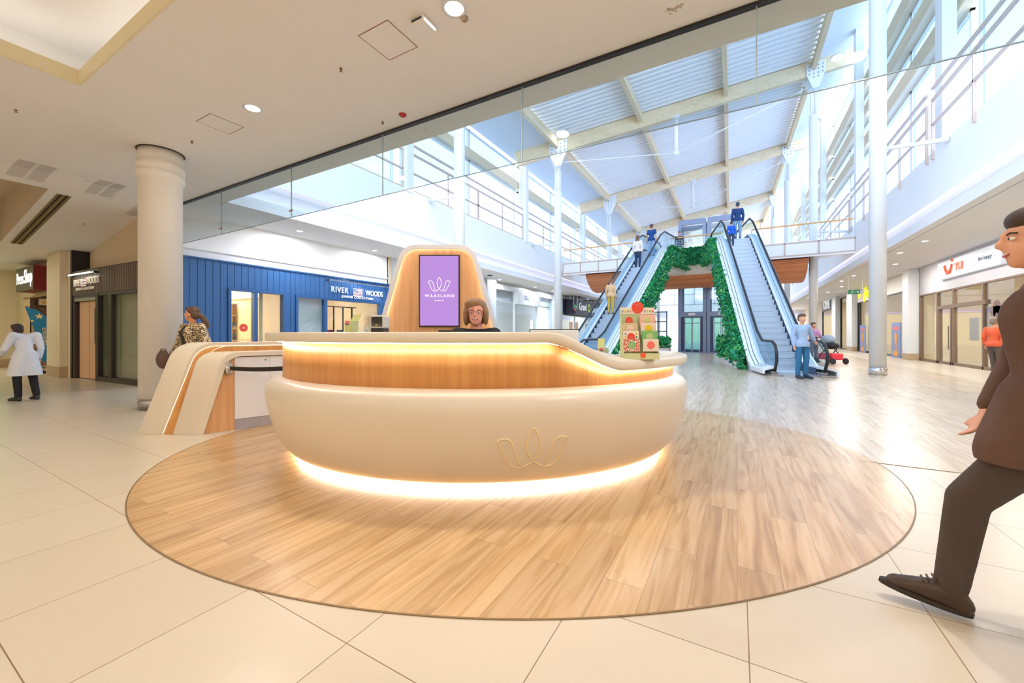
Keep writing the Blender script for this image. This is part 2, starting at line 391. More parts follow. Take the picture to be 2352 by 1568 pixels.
def slots_s(name, x0, x1, y0, y1, n):
    b = MB()
    for i in range(n):
        x = x0 + (x1 - x0) * (i + .5) / n; w = (x1 - x0) / n * .35
        b.quad((x - w / 2, y0, cz(x) - .004), (x + w / 2, y0, cz(x) - .004), (x + w / 2, y1, cz(x) - .004), (x - w / 2, y1, cz(x) - .004))
    return S(b.done(name, mat('slot_grey', '#a39a92', .9)))
for (x0, x1, y0, y1) in ((-11.5, -10.55, 1.75, 2.2), (-11.55, -10.6, 2.75, 3.15), (-12.3, -11.6, 3.6, 4.0)):
    b = MB()
    for r in (0, 1):
        ya = y0 + (y1 - y0) * (.54 * r); yb = ya + (y1 - y0) * .46
        for i in range(20):
            x = x0 + (x1 - x0) * (i + .5) / 20; w = (x1 - x0) / 20 * .35
            b.quad((x - w / 2, ya, cz(x) - .004), (x + w / 2, ya, cz(x) - .004), (x + w / 2, yb, cz(x) - .004), (x - w / 2, yb, cz(x) - .004))
    S(b.done('trim_%d' % k, mat('slot_grey', '#c9c1b9', .9))); k += 1
# linear slot diffuser beside the recess
t = root('slot_diffuser', 'long dark double slot air diffuser in the corridor ceiling', 'air vent', (-12.0, 2.5, 0))
for j in (0, 1):
    b = MB(); y = .0 + j * .09
    b.v(); xs = [-3.7 + 3.8 * i / 8 for i in range(9)]
    for a, c in zip(xs, xs[1:]):
        b.quad((a, y, cz(a - 12) - .006), (c, y, cz(c - 12) - .006), (c, y + .035, cz(c - 12) - .006), (a, y + .035, cz(a - 12) - .006))
    b.done('slot', mat('slot_black', '#2a2218', .8), t)
b = MB()
for a, c in zip(xs, xs[1:]): b.quad((a, -.04, cz(a - 12) - .004), (c, -.04, cz(c - 12) - .004), (c, .17, cz(c - 12) - .004), (a, .17, cz(a - 12) - .004))
b.done('frame', mat('diffuser_bronze', '#8d7a4c', .5, .4), t)

# walls that close the place round and behind the viewpoint
b = MB(); b.box(-30, 12, -9.2, -9, 0, 5.3); S(b.done('wall_back', mat('back_wall_warm', '#e6d9c4', .7)))
b = MB(); b.box(12, 12.2, -9, 4.62, 0, 5.3); S(b.done('wall_east', mat('back_wall_warm', '#e6d9c4', .7)))
b = MB(); b.box(-30.2, -30, -9, 66, 0, 5.3); S(b.done('wall_west', mat('back_wall_warm', '#e6d9c4', .7)))

# ================================================================ ATRIUM SHELL
LX, RXX = -9.9, 4.5           # lips of the hall opening
LF, RF = -10.3, 4.85          # gallery fascias
Y0, Y1 = 4.62, 60.0
# left soffit and right soffit
b = MB()
b.box(-14, -10.34, Y0, Y1, CZ, CZ + .12); b.box(-10.28, LX, Y0, Y1, CZ - .02, CZ + .12)
S(b.done('ceiling_soffit_left', m_soffit))
b = MB()
b.box(4.80, 10, Y0, Y1, CZ, CZ + .12); b.box(RXX, 4.74, Y0, Y1, CZ - .02, CZ + .12)
S(b.done('ceiling_soffit_right', m_soffit))
for nm, x0, x1 in (('trim_20', -10.36, -10.27), ('trim_21', 4.73, 4.81)):
    b = MB(); b.box(x0, x1, Y0, Y1, CZ + .03, CZ + .14); S(b.done(nm, mat('soffit_gap_grey', '#8a8f9a', .7)))
# lips, LED troughs and fascias
def fascia(side):
    s = -1 if side == 'left' else 1; lx = LX if s < 0 else RXX; fx = LF if s < 0 else RF
    b = MB()
    xs = sorted((lx, lx + s * .05)); b.box(xs[0], xs[1], Y0, Y1, CZ + .121, CZ + .24)
    xs = sorted((fx + s * .42, fx + s * .5)); b.box(xs[0], xs[1], Y0, Y1, CZ + .1, 5.1)
    xs = sorted((fx, fx + s * .5)); b.box(xs[0], xs[1], Y0, Y1, 4.97, 6.39)
    S(b.done('wall_%s_gallery' % side, m_fascia))
    b = MB(); xs = sorted((lx + s * .1, lx + s * .16)); b.box(xs[0], xs[1], Y0 + .1, Y1, CZ + .13, CZ + .16); S(b.done('trim_%d' % (22 if s < 0 else 23), m_fled))
    b = MB(); xs = sorted((fx + s * .02, fx + s * .09)); b.box(xs[0], xs[1], Y0 + .1, Y1, 4.945, 4.968); S(b.done('trim_%d' % (24 if s < 0 else 25), m_violet))
fascia('left'); fascia('right')
# the storey above the corridor ceilings (keeps daylight in the hall)
b = MB(); b.box(-11.0, -10.9, Y0 - .1, Y1, CZ + .13, 6.4); S(b.done('wall_left_upper', m_fascia))
b = MB(); b.box(5.45, 5.55, Y0 - .1, Y1, CZ + .12, 6.4); S(b.done('wall_right_upper', m_fascia))
# end wall of the hall
b = MB(); b.box(-11, 7.5, Y1, Y1 + .3, 3.4, 17)
S(b.done('wall_end', m_fascia))
b = MB()
for z in (5.2, 6.6, 7.6, 9.2, 10.6): b.box(-10.5, 5, Y1 - .03, Y1, z, z + .08)
for i in range(7): b.box(-10.2 + i * 2.5, -10.1 + i * 2.5, Y1 - .03, Y1, 5.2, 10.6)
S(b.done('trim_26', mat('grey_wall_joint', '#b7b9c0', .7)))
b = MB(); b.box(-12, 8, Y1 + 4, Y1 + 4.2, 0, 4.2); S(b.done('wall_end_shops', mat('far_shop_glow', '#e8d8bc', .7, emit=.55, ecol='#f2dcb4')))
b = MB(); b.box(-11, 7.5, Y1 - .06, Y1 - .03, 3.5, 3.58); S(b.done('trim_27', m_violet))

# round white hall columns with spreading heads
LCOL = [(-8.5, 11.27), (-8.5, 20.1), (-8.5, 30.1), (-8.5, 41.1), (-8.5, 52.0)]
RCOL = [(3.56, 15.35), (3.49, 26.1), (3.27, 36.3), (3.1, 47.7), (2.84, 59.0)]
LZ, RZ = 11.25, 15.05
bolt = mat('bolt_blue_grey', '#8e9fb4', .5)  # plain blue grey for the bolt heads
def column(name, x, y, ztop, r=.195):
    b = MB()
    b.lathe([(r, .22), (r, ztop - 2.3), (r * .96, ztop - 2.25)], (x, y, 0), 32)
    for k in range(4):
        a = PI / 4 + k * PI / 2; b.bar((x + .15 * math.cos(a), y + .15 * math.sin(a), ztop - 2.3), (x + .13 * math.cos(a), y + .13 * math.sin(a), ztop - 1.0), .07, .07)
    b.cone((x, y, ztop - 2.3), (x, y, ztop - 1.0), .12, .10, 12)
    o = S(b.done(name, m_steelw))
    b = MB(); b.lathe([(r + .012, 0), (r + .012, .22)], (x, y, 0), 32); S(b.done('trim_shoe', m_chrome, o))
    return o
def roof_pt(k, t):
    (xa, ya), (xb, yb) = LCOL[k], RCOL[k]
    return Vector((xa + (xb - xa) * t, ya + (yb - ya) * t, LZ + (RZ - LZ) * t))
for k in range(5):
    d = (roof_pt(k, 1) - roof_pt(k, 0)).normalized()
    for side, (x, y), z in (('left', LCOL[k], LZ), ('right', RCOL[k], RZ)):
        o = column('column_%s' % side, x, y, z - .1)
        b = MB(); n = Vector((-d.y, d.x, 0)).normalized()
        for sgn in (-1, 1):                                     # pair of gusset plates with bolts
            c = Vector((x, y, 0)) + n * .19 * sgn
            pr = [(-.52, .62), (.52, .62), (.5, .05), (.16, -.72), (-.16, -.72), (-.5, .05)]
            vs = []
            for off in (-.015, .015): vs.append(b.v(*[(c.x + d.x * p + n.x * off, c.y + d.y * p + n.y * off, z - .28 + q + d.z * p) for p, q in pr]))
            for i in range(6): b.f([vs[0][i], vs[0][(i + 1) % 6], vs[1][(i + 1) % 6], vs[1][i]])
            b.f(vs[0]); b.f(vs[1][::-1])
        S(b.done('trim_head_plate', m_steelw, o))
        b = MB()
        for sgn in (-1, 1):
            c = Vector((x, y, 0)) + n * .21 * sgn
            for i in range(4):
                for j in range(4):
                    p = -.36 + .24 * i; q = .45 - .2 * j
                    if q < 0 and abs(p) > .2: continue
                    w = Vector((c.x + d.x * p, c.y + d.y * p, z - .28 + q + d.z * p)); b.cone(w, w + n * .02 * sgn, .035, .035, 6)
        S(b.done('trim_bolts', bolt, o))
# glulam cross beams, purlins and corrugated deck
for k in range(5):
    d = roof_pt(k, 1) - roof_pt(k, 0); e0 = roof_pt(k, -.17); e1 = roof_pt(k, 1.185)
    b = MB(); b.bar(e0 + Vector((0, 0, .1)), e1 + Vector((0, 0, .1)), .3, .72); S(b.done('trim_cross_beam', m_glulam))
    # king post and tie rods
    if k:
        mid = roof_pt(k, .47)
        b = MB(); lo = mid + Vector((0, 0, -2.15)); b.cone(mid, lo, .09, .11, 12); b.sph(lo, .16, 12, 8); b.box(mid.x - .2, mid.x + .2, mid.y - .2, mid.y + .2, mid.z - .35, mid.z - .2)
        for t in (0, 1): p = roof_pt(k, t) + Vector((0, 0, -.75)); b.cone(lo, p, .028, .028, 8)
        S(b.done('trim_tie_rods', m_steelw))
for k in range(4):
    for t in (0, .335, .665, 1):
        p = roof_pt(k, t); q = roof_pt(k + 1, t); b = MB(); b.bar(p + Vector((0, 0, .2)), q + Vector((0, 0, .2)), .2, .46)
        S(b.done('trim_purlin', mat_wood('purlin_timber', '#f2e2c6', '#e2c9a0', 'Y', .6, .5)))
m_deck = mat('white_metal_deck', '#f1f2f6', .45); m_decks = mat('smooth_roof_lining', '#dbe6f4', .6)
b = MB(); b2 = MB()
seq = [(-1, 0)] + [(i, i + 1) for i in range(4)]
def rp2(k, t):
    if k >= 0: return roof_pt(k, t)
    return roof_pt(0, t) - (roof_pt(1, t) - roof_pt(0, t)) * .72
for a, c in seq:
    for t0, t1 in ((0, .335), (.335, .665), (.665, 1)):
        N = 27; prof = []
        for i in range(N):
            for f, h in ((0, .0), (.38, .0), (.5, .14), (.88, .14)): prof.append(((i + f) / N, h))
        prof.append((1, 0))
        A = []; B = []
        for s, h in prof:
            up = Vector((0, 0, .45 + h))
            A += b.v(rp2(a, t0).lerp(rp2(c, t0), s) + up); B += b.v(rp2(a, t1).lerp(rp2(c, t1), s) + up)
        for i in range(len(A) - 1): b.f([A[i], A[i + 1], B[i + 1], B[i]])
    for t0, t1 in ((-.2, 0), (1, 1.2)):
        up = Vector((0, 0, .44)); b2.quad(rp2(a, t0) + up, rp2(a, t1) + up, rp2(c, t1) + up, rp2(c, t0) + up)
S(b.done('ceiling_deck', m_deck)); S(b2.done('ceiling_deck_edges', m_decks))
# round lamps under the deck
for i, (k, s, t) in enumerate(((0, .9, .04), (0, .88, 1.07))):
    p = rp2(k, t).lerp(rp2(k + 1, t), s) + Vector((0, 0, .38 if i == 0 else -.3))
    o = root('roof_lamp', ('round white lamp under the corrugated roof by the left purlin', 'round white lamp on the roof beam by the right windows')[i], 'lamp', p)
    b = MB(); b.cone((0, 0, 0), (0, 0, -.09), .3, .28, 24); b.done('housing', m_steelw, o)
    b = MB(); b.cone((0, 0, -.09), (0, 0, -.11), .25, .24, 24); b.done('diffuser', m_lens, o)

# left clerestory: white posts, timber rail, glazing
LP = [1.2, 10.66, 19.8, 29.5, 40.8, 52.0]; RP = [6.4, 15.9, 25.2, 34.5, 44.0, 53.5]
for y in LP:
    b = MB(); b.box(-10.52, -10.22, y - .17, y + .17, 6.3, 10.5); b.box(-10.6, -10.5, y - .25, y + .25, 8.5, 10.4); S(b.done('column_left_post', m_steelw))
for y in RP:
    b = MB(); b.box(5.0, 5.3, y - .22, y + .22, 6.3, 16); S(b.done('column_right_post', m_steelw))
GX = -10.95
b = MB(); b.box(GX - .05, GX + .25, Y0, Y1, 9.3, 9.72); S(b.done('trim_28', mat_wood('window_rail_timber', '#e8dcc6', '#d5c6a8', 'Y', .6, .5)))
n = 1
for i, y in enumerate(LP[:-1]):
    y2 = LP[i + 1]; half = (y + y2) / 2
    for ya, yb in ((y + .15, half), (half, y2 - .15)):
        for za, zb in ((6.4, 9.3), (9.72, 10.75)):
            b = MB(); b.box(GX - .02, GX - .012, ya, yb, za, zb); w = S(b.done('window_%d' % n, m_skyglass)); n += 1
            b = MB(); f = .07
            b.box(GX - .06, GX + .03, ya, ya + f, za, zb); b.box(GX - .06, GX + .03, yb - f, yb, za, zb); b.box(GX - .06, GX + .03, ya, yb, za, za + f); b.box(GX - .06, GX + .03, ya, yb, zb - f, zb)
            S(b.done('window_frame', m_steelw, w))
# right facade: three timber rails in front of a tall glazed wall
WX = 5.75
for j, z in enumerate((10.65, 12.15, 13.6)):
    b = MB(); b.box(WX - .3, WX, Y0, Y1, z - .3, z + .3); S(b.done('trim_%d' % (30 + j), mat_wood('window_rail_timber', '#e8dcc6', '#d5c6a8', 'Y', .6, .5)))
lv = [(6.4, 10.35), (10.95, 11.85), (12.45, 13.3), (13.9, 15.5)]
for i, y in enumerate(RP[:-1]):
    y2 = RP[i + 1]; half = (y + y2) / 2
    for ya, yb in ((y + .2, half), (half, y2 - .2)):
        for za, zb in lv:
            b = MB(); b.box(WX + .02, WX + .028, ya, yb, za, zb); w = S(b.done('window_%d' % n, m_skyglass)); n += 1
            b = MB(); f = .08
            b.box(WX - .03, WX + .06, ya, ya + f, za, zb); b.box(WX - .03, WX + .06, yb - f, yb, za, zb); b.box(WX - .03, WX + .06, ya, yb, za, za + f); b.box(WX - .03, WX + .06, ya, yb, zb - f, zb)
            S(b.done('window_frame', m_steelw, w))
# railings on both galleries, one bay between two posts each
def railing(side, y0, y1, i):
    s = -1 if side == 'left' else 1; x = (LF - .12) if s < 0 else (RF - .03)
    near = ORD[i]
    o = root('gallery_railing', '%s bay of beige pipe railing along the %s gallery, counted from the camera' % (near, side), 'railing', (x, (y0 + y1) / 2, 6.39), 0, 'railing bays of the galleries')
    h = (y1 - y0) / 2 - .2
    for z, r, nm in ((1.75, .035, 'handrail'), (1.42, .035, 'rail'), (.72, .03, 'rail'), (.02, .06, 'bottom_rail')):
        if s > 0 and nm == 'bottom_rail': continue
        b = MB(); b.bar((0, -h, z), (0, h, z), r * 2, r * 2); b.done(nm, m_rail, o)
    nb = 4 if y1 - y0 > 6 else 2
    for j in range(nb + 1):
        y = -h + 2 * h * j / nb; wide = (j == nb // 2 and s > 0) or (j == nb // 2)
        b = MB(); w = .14 if wide else .055; b.box(-.03, .03, y - w / 2, y + w / 2, -.25 if s > 0 else 0, 1.45); b.done('post', m_rail, o)
    return o
for i in range(5): railing('left', LP[i], LP[i + 1], i)
for i in range(5): railing('right', RP[i], RP[i + 1], i)
# struts from columns to galleries
for k in range(4):
    x, y = LCOL[k]; b = MB(); b.cone((x, y, 6.05), (LF, y + .5, 6.3), .05, .08, 8); S(b.done('trim_strut_left', m_steelw))
    x, y = RCOL[k]; b = MB(); b.cone((x, y, 6.55), (RF, y - .6, 6.3), .05, .07, 8); S(b.done('trim_strut_right', m_steelw))

# glass smoke baffle hanging under the ceiling edge
xs = [-11.0, -9.2, -6.8, -4.55, -2.22, .15, 2.5]
for i, (a, c) in enumerate(zip(xs, xs[1:])):
    b = MB(); b.box(a + .004, c - .004, 4.165, 4.175, 3.235, CZ); S(b.done('window_baffle_%d' % (i + 1), m_bglass))
    b = MB(); b.box(a, c, 4.163, 4.177, 3.232, 3.240); S(b.done('window_edge', mat('glass_edge', '#7f98a8', .3)))
    b = MB(); b.box(c - .005, c + .005, 4.162, 4.178, 3.235, CZ); S(b.done('window_edge', mat('glass_seam', '#9db0b8', .3)))
b = MB(); b.box(-11.0, 4.0, 4.14, 4.20, CZ - .03, CZ - .001); S(b.done('trim_40', m_dark))
for i, (x, z) in enumerate(((-6.8, 3.34), (-9.2, 3.34))):
    b = MB(); b.box(x - .05, x + .05, 4.155, 4.165, z, z + .025)
    tag(b.done('glass_clip', mat('clip_brown', '#a5705e', .5)), ('small brown clip on the glass baffle joint nearer the desk', 'small brown clip on the glass baffle joint above the blue shop')[i], 'clip')
# ================================================================ LIGHT FITTINGS
def downlight(x, y, z, label, group, watt, color, r=.085):
    o = root('ceiling_downlight', label, 'ceiling light', (x, y, z), 0, group)
    b = MB(); b.lathe([(r + .03, 0), (r + .03, -.008), (r, -.012), (r, 0)], n=24, cap=False); b.done('trim_ring', m_steelw, o)
    b = MB(); b.cone((0, 0, -.001), (0, 0, -.006), r, r, 24); b.done('lens', m_lens, o)
    lamp('downlight_lamp', 'AREA', (0, 0, -.03), watt, color, r * 2, parent=o)
    return o
fx = [(-5.51, 2.86, 'recessed downlight in the cream ceiling nearest the round column'), (-2.23, 2.88, 'recessed downlight in the cream ceiling beside the smoke detector')]
for x, y, s in fx: downlight(x, y, CZ, s, 'downlights in the cream ceiling', DOWNLIGHT_W, WARM)
n = 0
for x in (-8.8, -5.5, -2.2, 1.1, 4.4, 7.7):  # unseen fill lamps added over and behind the viewer; right ones mimic daylight
    for y in (2.87, -4.2, -7.2):
        if y > 2 and x in (-5.5, -2.2, -8.8): continue
        downlight(x, y, CZ, 'unseen downlight added to the cream ceiling above and behind the viewer as fill light', 'added downlights behind the viewer', DOWNLIGHT_W, WARM if x < 0 else (1.0, .95, .90))
for x in (-13.2, -17, -21, -25):
    for y in (-5.5, 1.2 if x < -15.7 else -7.5):
        downlight(x, y, cz(x) if y > -2.5 or y < -2.5 else 4.45, 'recessed downlight in the corridor ceiling beyond the round column', 'downlights of the left corridor', 30.0, WARM)
L = [(-10.94, 6.95), (-11.2, 9.9), (-11.3, 18.6), (-11.1, 22.6), (-11.1, 25.3), (-11.1, 32.8), (-11.1, 39.5)]
for i, (x, y) in enumerate(L): downlight(x, y, CZ, 'white recessed downlight under the left gallery, %s from the camera' % ORD[i], 'downlights under the left gallery', SOFFIT_W, COOL)
L = [(5.95, 14.48), (5.2, 17.5), (5.16, 19.6), (5.83, 22.7), (5.15, 26.2), (5.08, 28.5), (5.69, 31.9), (5.63, 35.8), (5.1, 40.5)]
for i, (x, y) in enumerate(L): downlight(x, y, CZ, 'white recessed downlight under the right gallery, %s from the camera' % ORD[i], 'downlights under the right gallery', SOFFIT_W, NEUT)
# ================================================================ THE DESK
DKO = WL(-.35, 4.62)
desk = root('reception_desk', 'large white boat shaped information desk with oak band and glowing LED edges', 'desk', DKO, YAW)
RIM = (2.24, 1.85); WOODE = (2.12, 1.60); BOT = (2.0, 1.60)
A0, A1 = math.radians(172), math.radians(374)
def ell(ab, t, off=0.0): return ((ab[0] + off) * math.cos(t), (ab[1] + off) * math.sin(t))
HULL = [(0.0, .055), (.045, .09), (.088, .14), (.13, .21), (.168, .30), (.205, .42), (.231, .54), (.243, .62), (.245, .665), (.238, .705), (.218, .74), (.185, .765), (.14, .778), (.09, .781)]
def hull_ab(z):
    for (o0, z0), (o1, z1) in zip(HULL[:8], HULL[1:9]):
        if z0 <= z <= z1:
            o = o0 + (o1 - o0) * (z - z0) / (z1 - z0); return (BOT[0] + o, BOT[1] + o)
    return (BOT[0], BOT[1])
def ring_loft(b, prof, a0, a1, n, close=True):
    """prof: list of functions t -> (x, y, z); swept over the angle"""
    rows = []
    for i in range(n + 1):
        t = a0 + (a1 - a0) * i / n; rows.append(b.v(*[p(t) for p in prof]))
    m = len(prof)
    for A, B in zip(rows, rows[1:]):
        for j in range(m if close else m - 1): b.f([A[j], A[(j + 1) % m], B[(j + 1) % m], B[j]], True)
    if close: b.f(rows[0][::-1]); b.f(rows[-1])
b = MB()
prof = [(lambda t, o=o, z=z: (*ell(BOT, t, o), z)) for o, z in HULL] + [(lambda t: (*ell((1.78, 1.3), t), .78)), (lambda t: (*ell((1.78, 1.3), t), .055))]
ring_loft(b, prof, A0, A1, 120)
hull = b.done('hull', m_solid, desk)
b = MB(); ring_loft(b, [(lambda t, o=o, z=z: (*ell((1.9, 1.5), t, o), z)) for o, z in ((0, 0), (0, .056), (-.12, .056), (-.12, 0))], A0, A1, 80); b.done('plinth', mat('plinth_white', '#d8d2c8', .5), desk)
b = MB(); ring_loft(b, [(lambda t, o=o, z=z: (*ell((1.955, 1.555), t, o), z)) for o, z in ((.0, .018), (.0, .05), (-.03, .05), (-.03, .018))], A0, A1, 80); b.done('led_strip', mat_emit('floor_led', (1.0, .93, .82), 18.0), desk)
# counter height along the desk: high part, slope, low part
def sstep(x): x = max(0, min(1, x)); return x * x * (3 - 2 * x) * .45 + x * .55
HI, LO, TH = 1.212, .993, .078
def ztop(x):
    u = (x - .70) / .44
    if u <= -.25: return HI
    if u >= 1.25: return LO
    # straight slope with rounded ends
    def soft(v): return v
    def f(u):
        r = .22
        if u < -r: return 0
        if u < r: return (u + r) ** 2 / (4 * r)
        if u < 1 - r: return u
        if u < 1 + r: return 1 - (1 + r - u) ** 2 / (4 * r)
        return 1
    return HI + (LO - HI) * f(u)
W0, W1 = math.radians(183), math.radians(365)
b = MB()
rows = []
n = 160
for i in range(n + 1):
    t = W0 + (W1 - W0) * i / n; x, y = ell(WOODE, t); xi, yi = ell((2.06, 1.54), t); z = ztop(x) - TH
    rows.append(b.v((x, y, .774), (x, y, z - .0), (xi, yi, z), (xi, yi, .774)))
for A, B in zip(rows, rows[1:]):
    for j in range(4): b.f([A[j], A[(j + 1) % 4], B[(j + 1) % 4], B[j]], j == 0)
b.f(rows[0]); b.f(rows[-1])
b.done('oak_band', m_oak, desk)
# counter top, a rounded slab that overhangs the oak
S0, S1 = math.radians(178), math.radians(372)
b = MB(); rows = []
n = 200
for i in range(n + 1):
    t = S0 + (S1 - S0) * i / n
    w = 1.0
    e = min(i, n - i) / n                                         # round the two free ends
    k = 1.0 if e > .045 else math.sqrt(max(0.0, 1 - (1 - e / .045) ** 2))
    xo, yo = ell(RIM, t); xi, yi = ell((1.62, 1.26), t); xm, ym = (xo + xi) / 2, (yo + yi) / 2
    k = max(k, .02)
    xo, yo, xi, yi = xm + (xo - xm) * k, ym + (yo - ym) * k, xm + (xi - xm) * k, ym + (yi - ym) * k
    zt = ztop(xo); zi = ztop(xi); dx, dy = (xo - xi), (yo - yi); L = math.hypot(dx, dy) or 1; dx, dy = dx / L * .012, dy / L * .012
    rows.append(b.v((xo - dx, yo - dy, zt), (xo, yo, zt - .012), (xo, yo, zt - TH + .012), (xo - dx, yo - dy, zt - TH), (xi, yi, zi - TH), (xi, yi, zi)))
for A, B in zip(rows, rows[1:]):
    for j in range(6): b.f([A[j], A[(j + 1) % 6], B[(j + 1) % 6], B[j]], True)
b.f(rows[0]); b.f(rows[-1])
b.done('counter_top', m_solid, desk)
b = MB(); rows = []
for i in range(121):
    t = W0 + (W1 - W0) * i / 120; q = []
    for o in (.028, .05):
        x, y = ell(WOODE, t, o); z = ztop(x) - TH; q += [(x, y, z - .001), (x, y, z - .012)]
    rows.append(b.v(q[0], q[1], q[3], q[2]))
for A, B in zip(rows, rows[1:]):
    for j in range(4): b.f([A[j], A[(j + 1) % 4], B[(j + 1) % 4], B[j]])
b.f(rows[0]); b.f(rows[-1])
b.done('led_strip', m_led, desk)
b = MB(); ring_loft(b, [(lambda t, o=o, z=z: (*ell((1.62, 1.2), t, o), z)) for o, z in ((0, .70), (0, .74), (-.55, .74), (-.55, .70))], math.radians(190), math.radians(350), 60); b.done('worktop', m_solid, desk)
b = MB(); ring_loft(b, [(lambda t, o=o, z=z: (*ell((1.64, 1.22), t, o), z)) for o, z in ((0, .05), (0, 1.0), (-.03, 1.0), (-.03, .05))], math.radians(185), math.radians(320), 60); b.done('inner_panel', m_white, desk)
# tulip shaped emblem: three outlined leaves
def tulip():
    def bez(p, n=14):
        a, b_, c, d = p; out = []
        for i in range(n + 1):
            t = i / n; s = 1 - t; out.append((s ** 3 * a[0] + 3 * s * s * t * b_[0] + 3 * s * t * t * c[0] + t ** 3 * d[0], s ** 3 * a[1] + 3 * s * s * t * b_[1] + 3 * s * t * t * c[1] + t ** 3 * d[1]))
        return out
    mid_l = bez(((0, 1.0), (-.2, .8), (-.3, .42), (0, .14)))
    mid_r = bez(((0, 1.0), (.2, .8), (.3, .42), (0, .14)))
    strokes = []
    for s in (-1, 1):
        q = lambda pts: [(x * s, y) for x, y in pts]
        outer = bez(((.0, .14), (.18, -.04), (.42, -.06), (.52, -.02))) + bez(((.52, -.02), (.72, .05), (.86, .45), (.98, .68)))[1:] + bez(((.98, .68), (.88, .76), (.72, .74), (.66, .70)))[1:] + bez(((.66, .70), (.52, .58), (.50, .2), (.33, .0)))[1:]
        strokes.append(q(outer))
    strokes.append(mid_l); strokes.append(mid_r)
    return strokes
TUL = tulip()
b = MB()
for st in TUL:
    pts = []
    for u, w in st:
        x = .505 + u * .262; z = .232 + w * .30; a, c = hull_ab(z); y = -c * math.sqrt(max(0, 1 - (x / a) ** 2)); pts.append((x, y - .001, z))
    b.tube(pts, .0085, 6)
b.done('emblem', mat('emblem_cream', '#ead6ae', .4), desk)

# ---------------------------------------------------------------- screen tower behind the desk
kio = root('screen_tower', 'tall tapered oak and white tower with backlit rim behind the desk', 'display tower', WL(-.975, 5.2), YAW)
def trap(hw0, hw1, h, r, n=10):
    """rounded trapezoid outline, from bottom right round the top to bottom left"""
    pts = [(hw0, 0)]
    a = math.atan2(h, hw1 - hw0); 
    d1 = Vector((hw1 - hw0, h)).normalized(); c = Vector((hw1, h)); d2 = Vector((-1, 0))
    L = r
    p0 = c - d1 * L; p1 = c + d2 * L
    for i in range(n + 1):
        t = i / n; q = p0 * (1 - t) ** 2 + c * 2 * t * (1 - t) + p1 * t * t; pts.append((q.x, q.y))
    return pts + [(-x, y) for x, y in reversed(pts)]
KH = 2.36
out = trap(1.135, .464, KH, .2); inn = trap(1.088, .424, KH - .052, .175)
b = MB()
D0, D1 = 0.0, .5
vo0 = b.v(*[(x, D0, y) for x, y in out]); vi0 = b.v(*[(x, D0, y) for x, y in inn]); vo1 = b.v(*[(x, D1, y) for x, y in out]); vi1 = b.v(*[(x, .12, y) for x, y in trap(1.108, .446, KH - .03, .185)]); vl = b.v(*[(x, .016, y) for x, y in inn]); vp = b.v(*[(x, .018, y) for x, y in trap(1.108, .446, KH - .03, .185)])
for i in range(len(out) - 1):
    b.f([vo0[i], vo0[i + 1], vi0[i + 1], vi0[i]]); b.f([vo0[i], vo1[i], vo1[i + 1], vo0[i + 1]], True); b.f([vi0[i], vi0[i + 1], vl[i + 1], vl[i]], True); b.f([vl[i], vl[i + 1], vp[i + 1], vp[i]]); b.f([vp[i], vp[i + 1], vi1[i + 1], vi1[i]], True)
b.f(vo1); b.f(vi1)
b.f([vo0[0], vi0[0], vi1[0], vo1[0]]); b.f([vo0[-1], vo1[-1], vi1[-1], vi0[-1]])
b.done('white_shell', mat('tower_white', '#d9d9e2', .5), kio)
b = MB(); inn2 = trap(1.102, .44, KH - .036, .182)
A = b.v(*[(x, .065, y) for x, y in inn2]); B = b.v(*[(x, .09, y) for x, y in inn2])
for i in range(len(A)): b.f([A[i], A[(i + 1) % len(A)], B[(i + 1) % len(A)], B[i]])
b.f(A); b.f(B[::-1]); b.done('oak_panel', m_oak2, kio)
b = MB(); pts = [(x, .034, y) for x, y in trap(1.102, .44, KH - .036, .182)]; b.tube(pts, .0045, 6); b.done('led_strip', mat_emit('tower_led', (1.0, .90, .76), 12.0), kio)
tv = root('display_screen', 'portrait display with lilac picture and white tulip emblem on the oak tower', 'screen', WL(-.955, 5.2), YAW)
b = MB(); b.box(-.268, .268, .03, .064, 1.29, 2.235); b.done('bezel', m_black, tv, .004)
b = MB(); b.box(-.252, .252, .026, .031, 1.306, 2.219); b.done('picture', mat_emit('lilac_picture', '#c294e2', 1.0), tv)
mw = mat_emit('screen_white', (1, 1, 1), 1.15)
b = MB()
for st in TUL: b.tube([(-.0 + u * .145, .0245, 1.765 + w * .175) for u, w in st], .0038, 6)
b.done('emblem', mw, tv)
text('WAASLAND', .052, mw, tv, (.006, .0255, 1.695), FACE_MY, .002, 'lettering', 1.55, bold=.0012)
text('SHOPPING', .023, mw, tv, (0, .0255, 1.634), FACE_MY, .002, 'lettering', 1.2, bold=.0004)

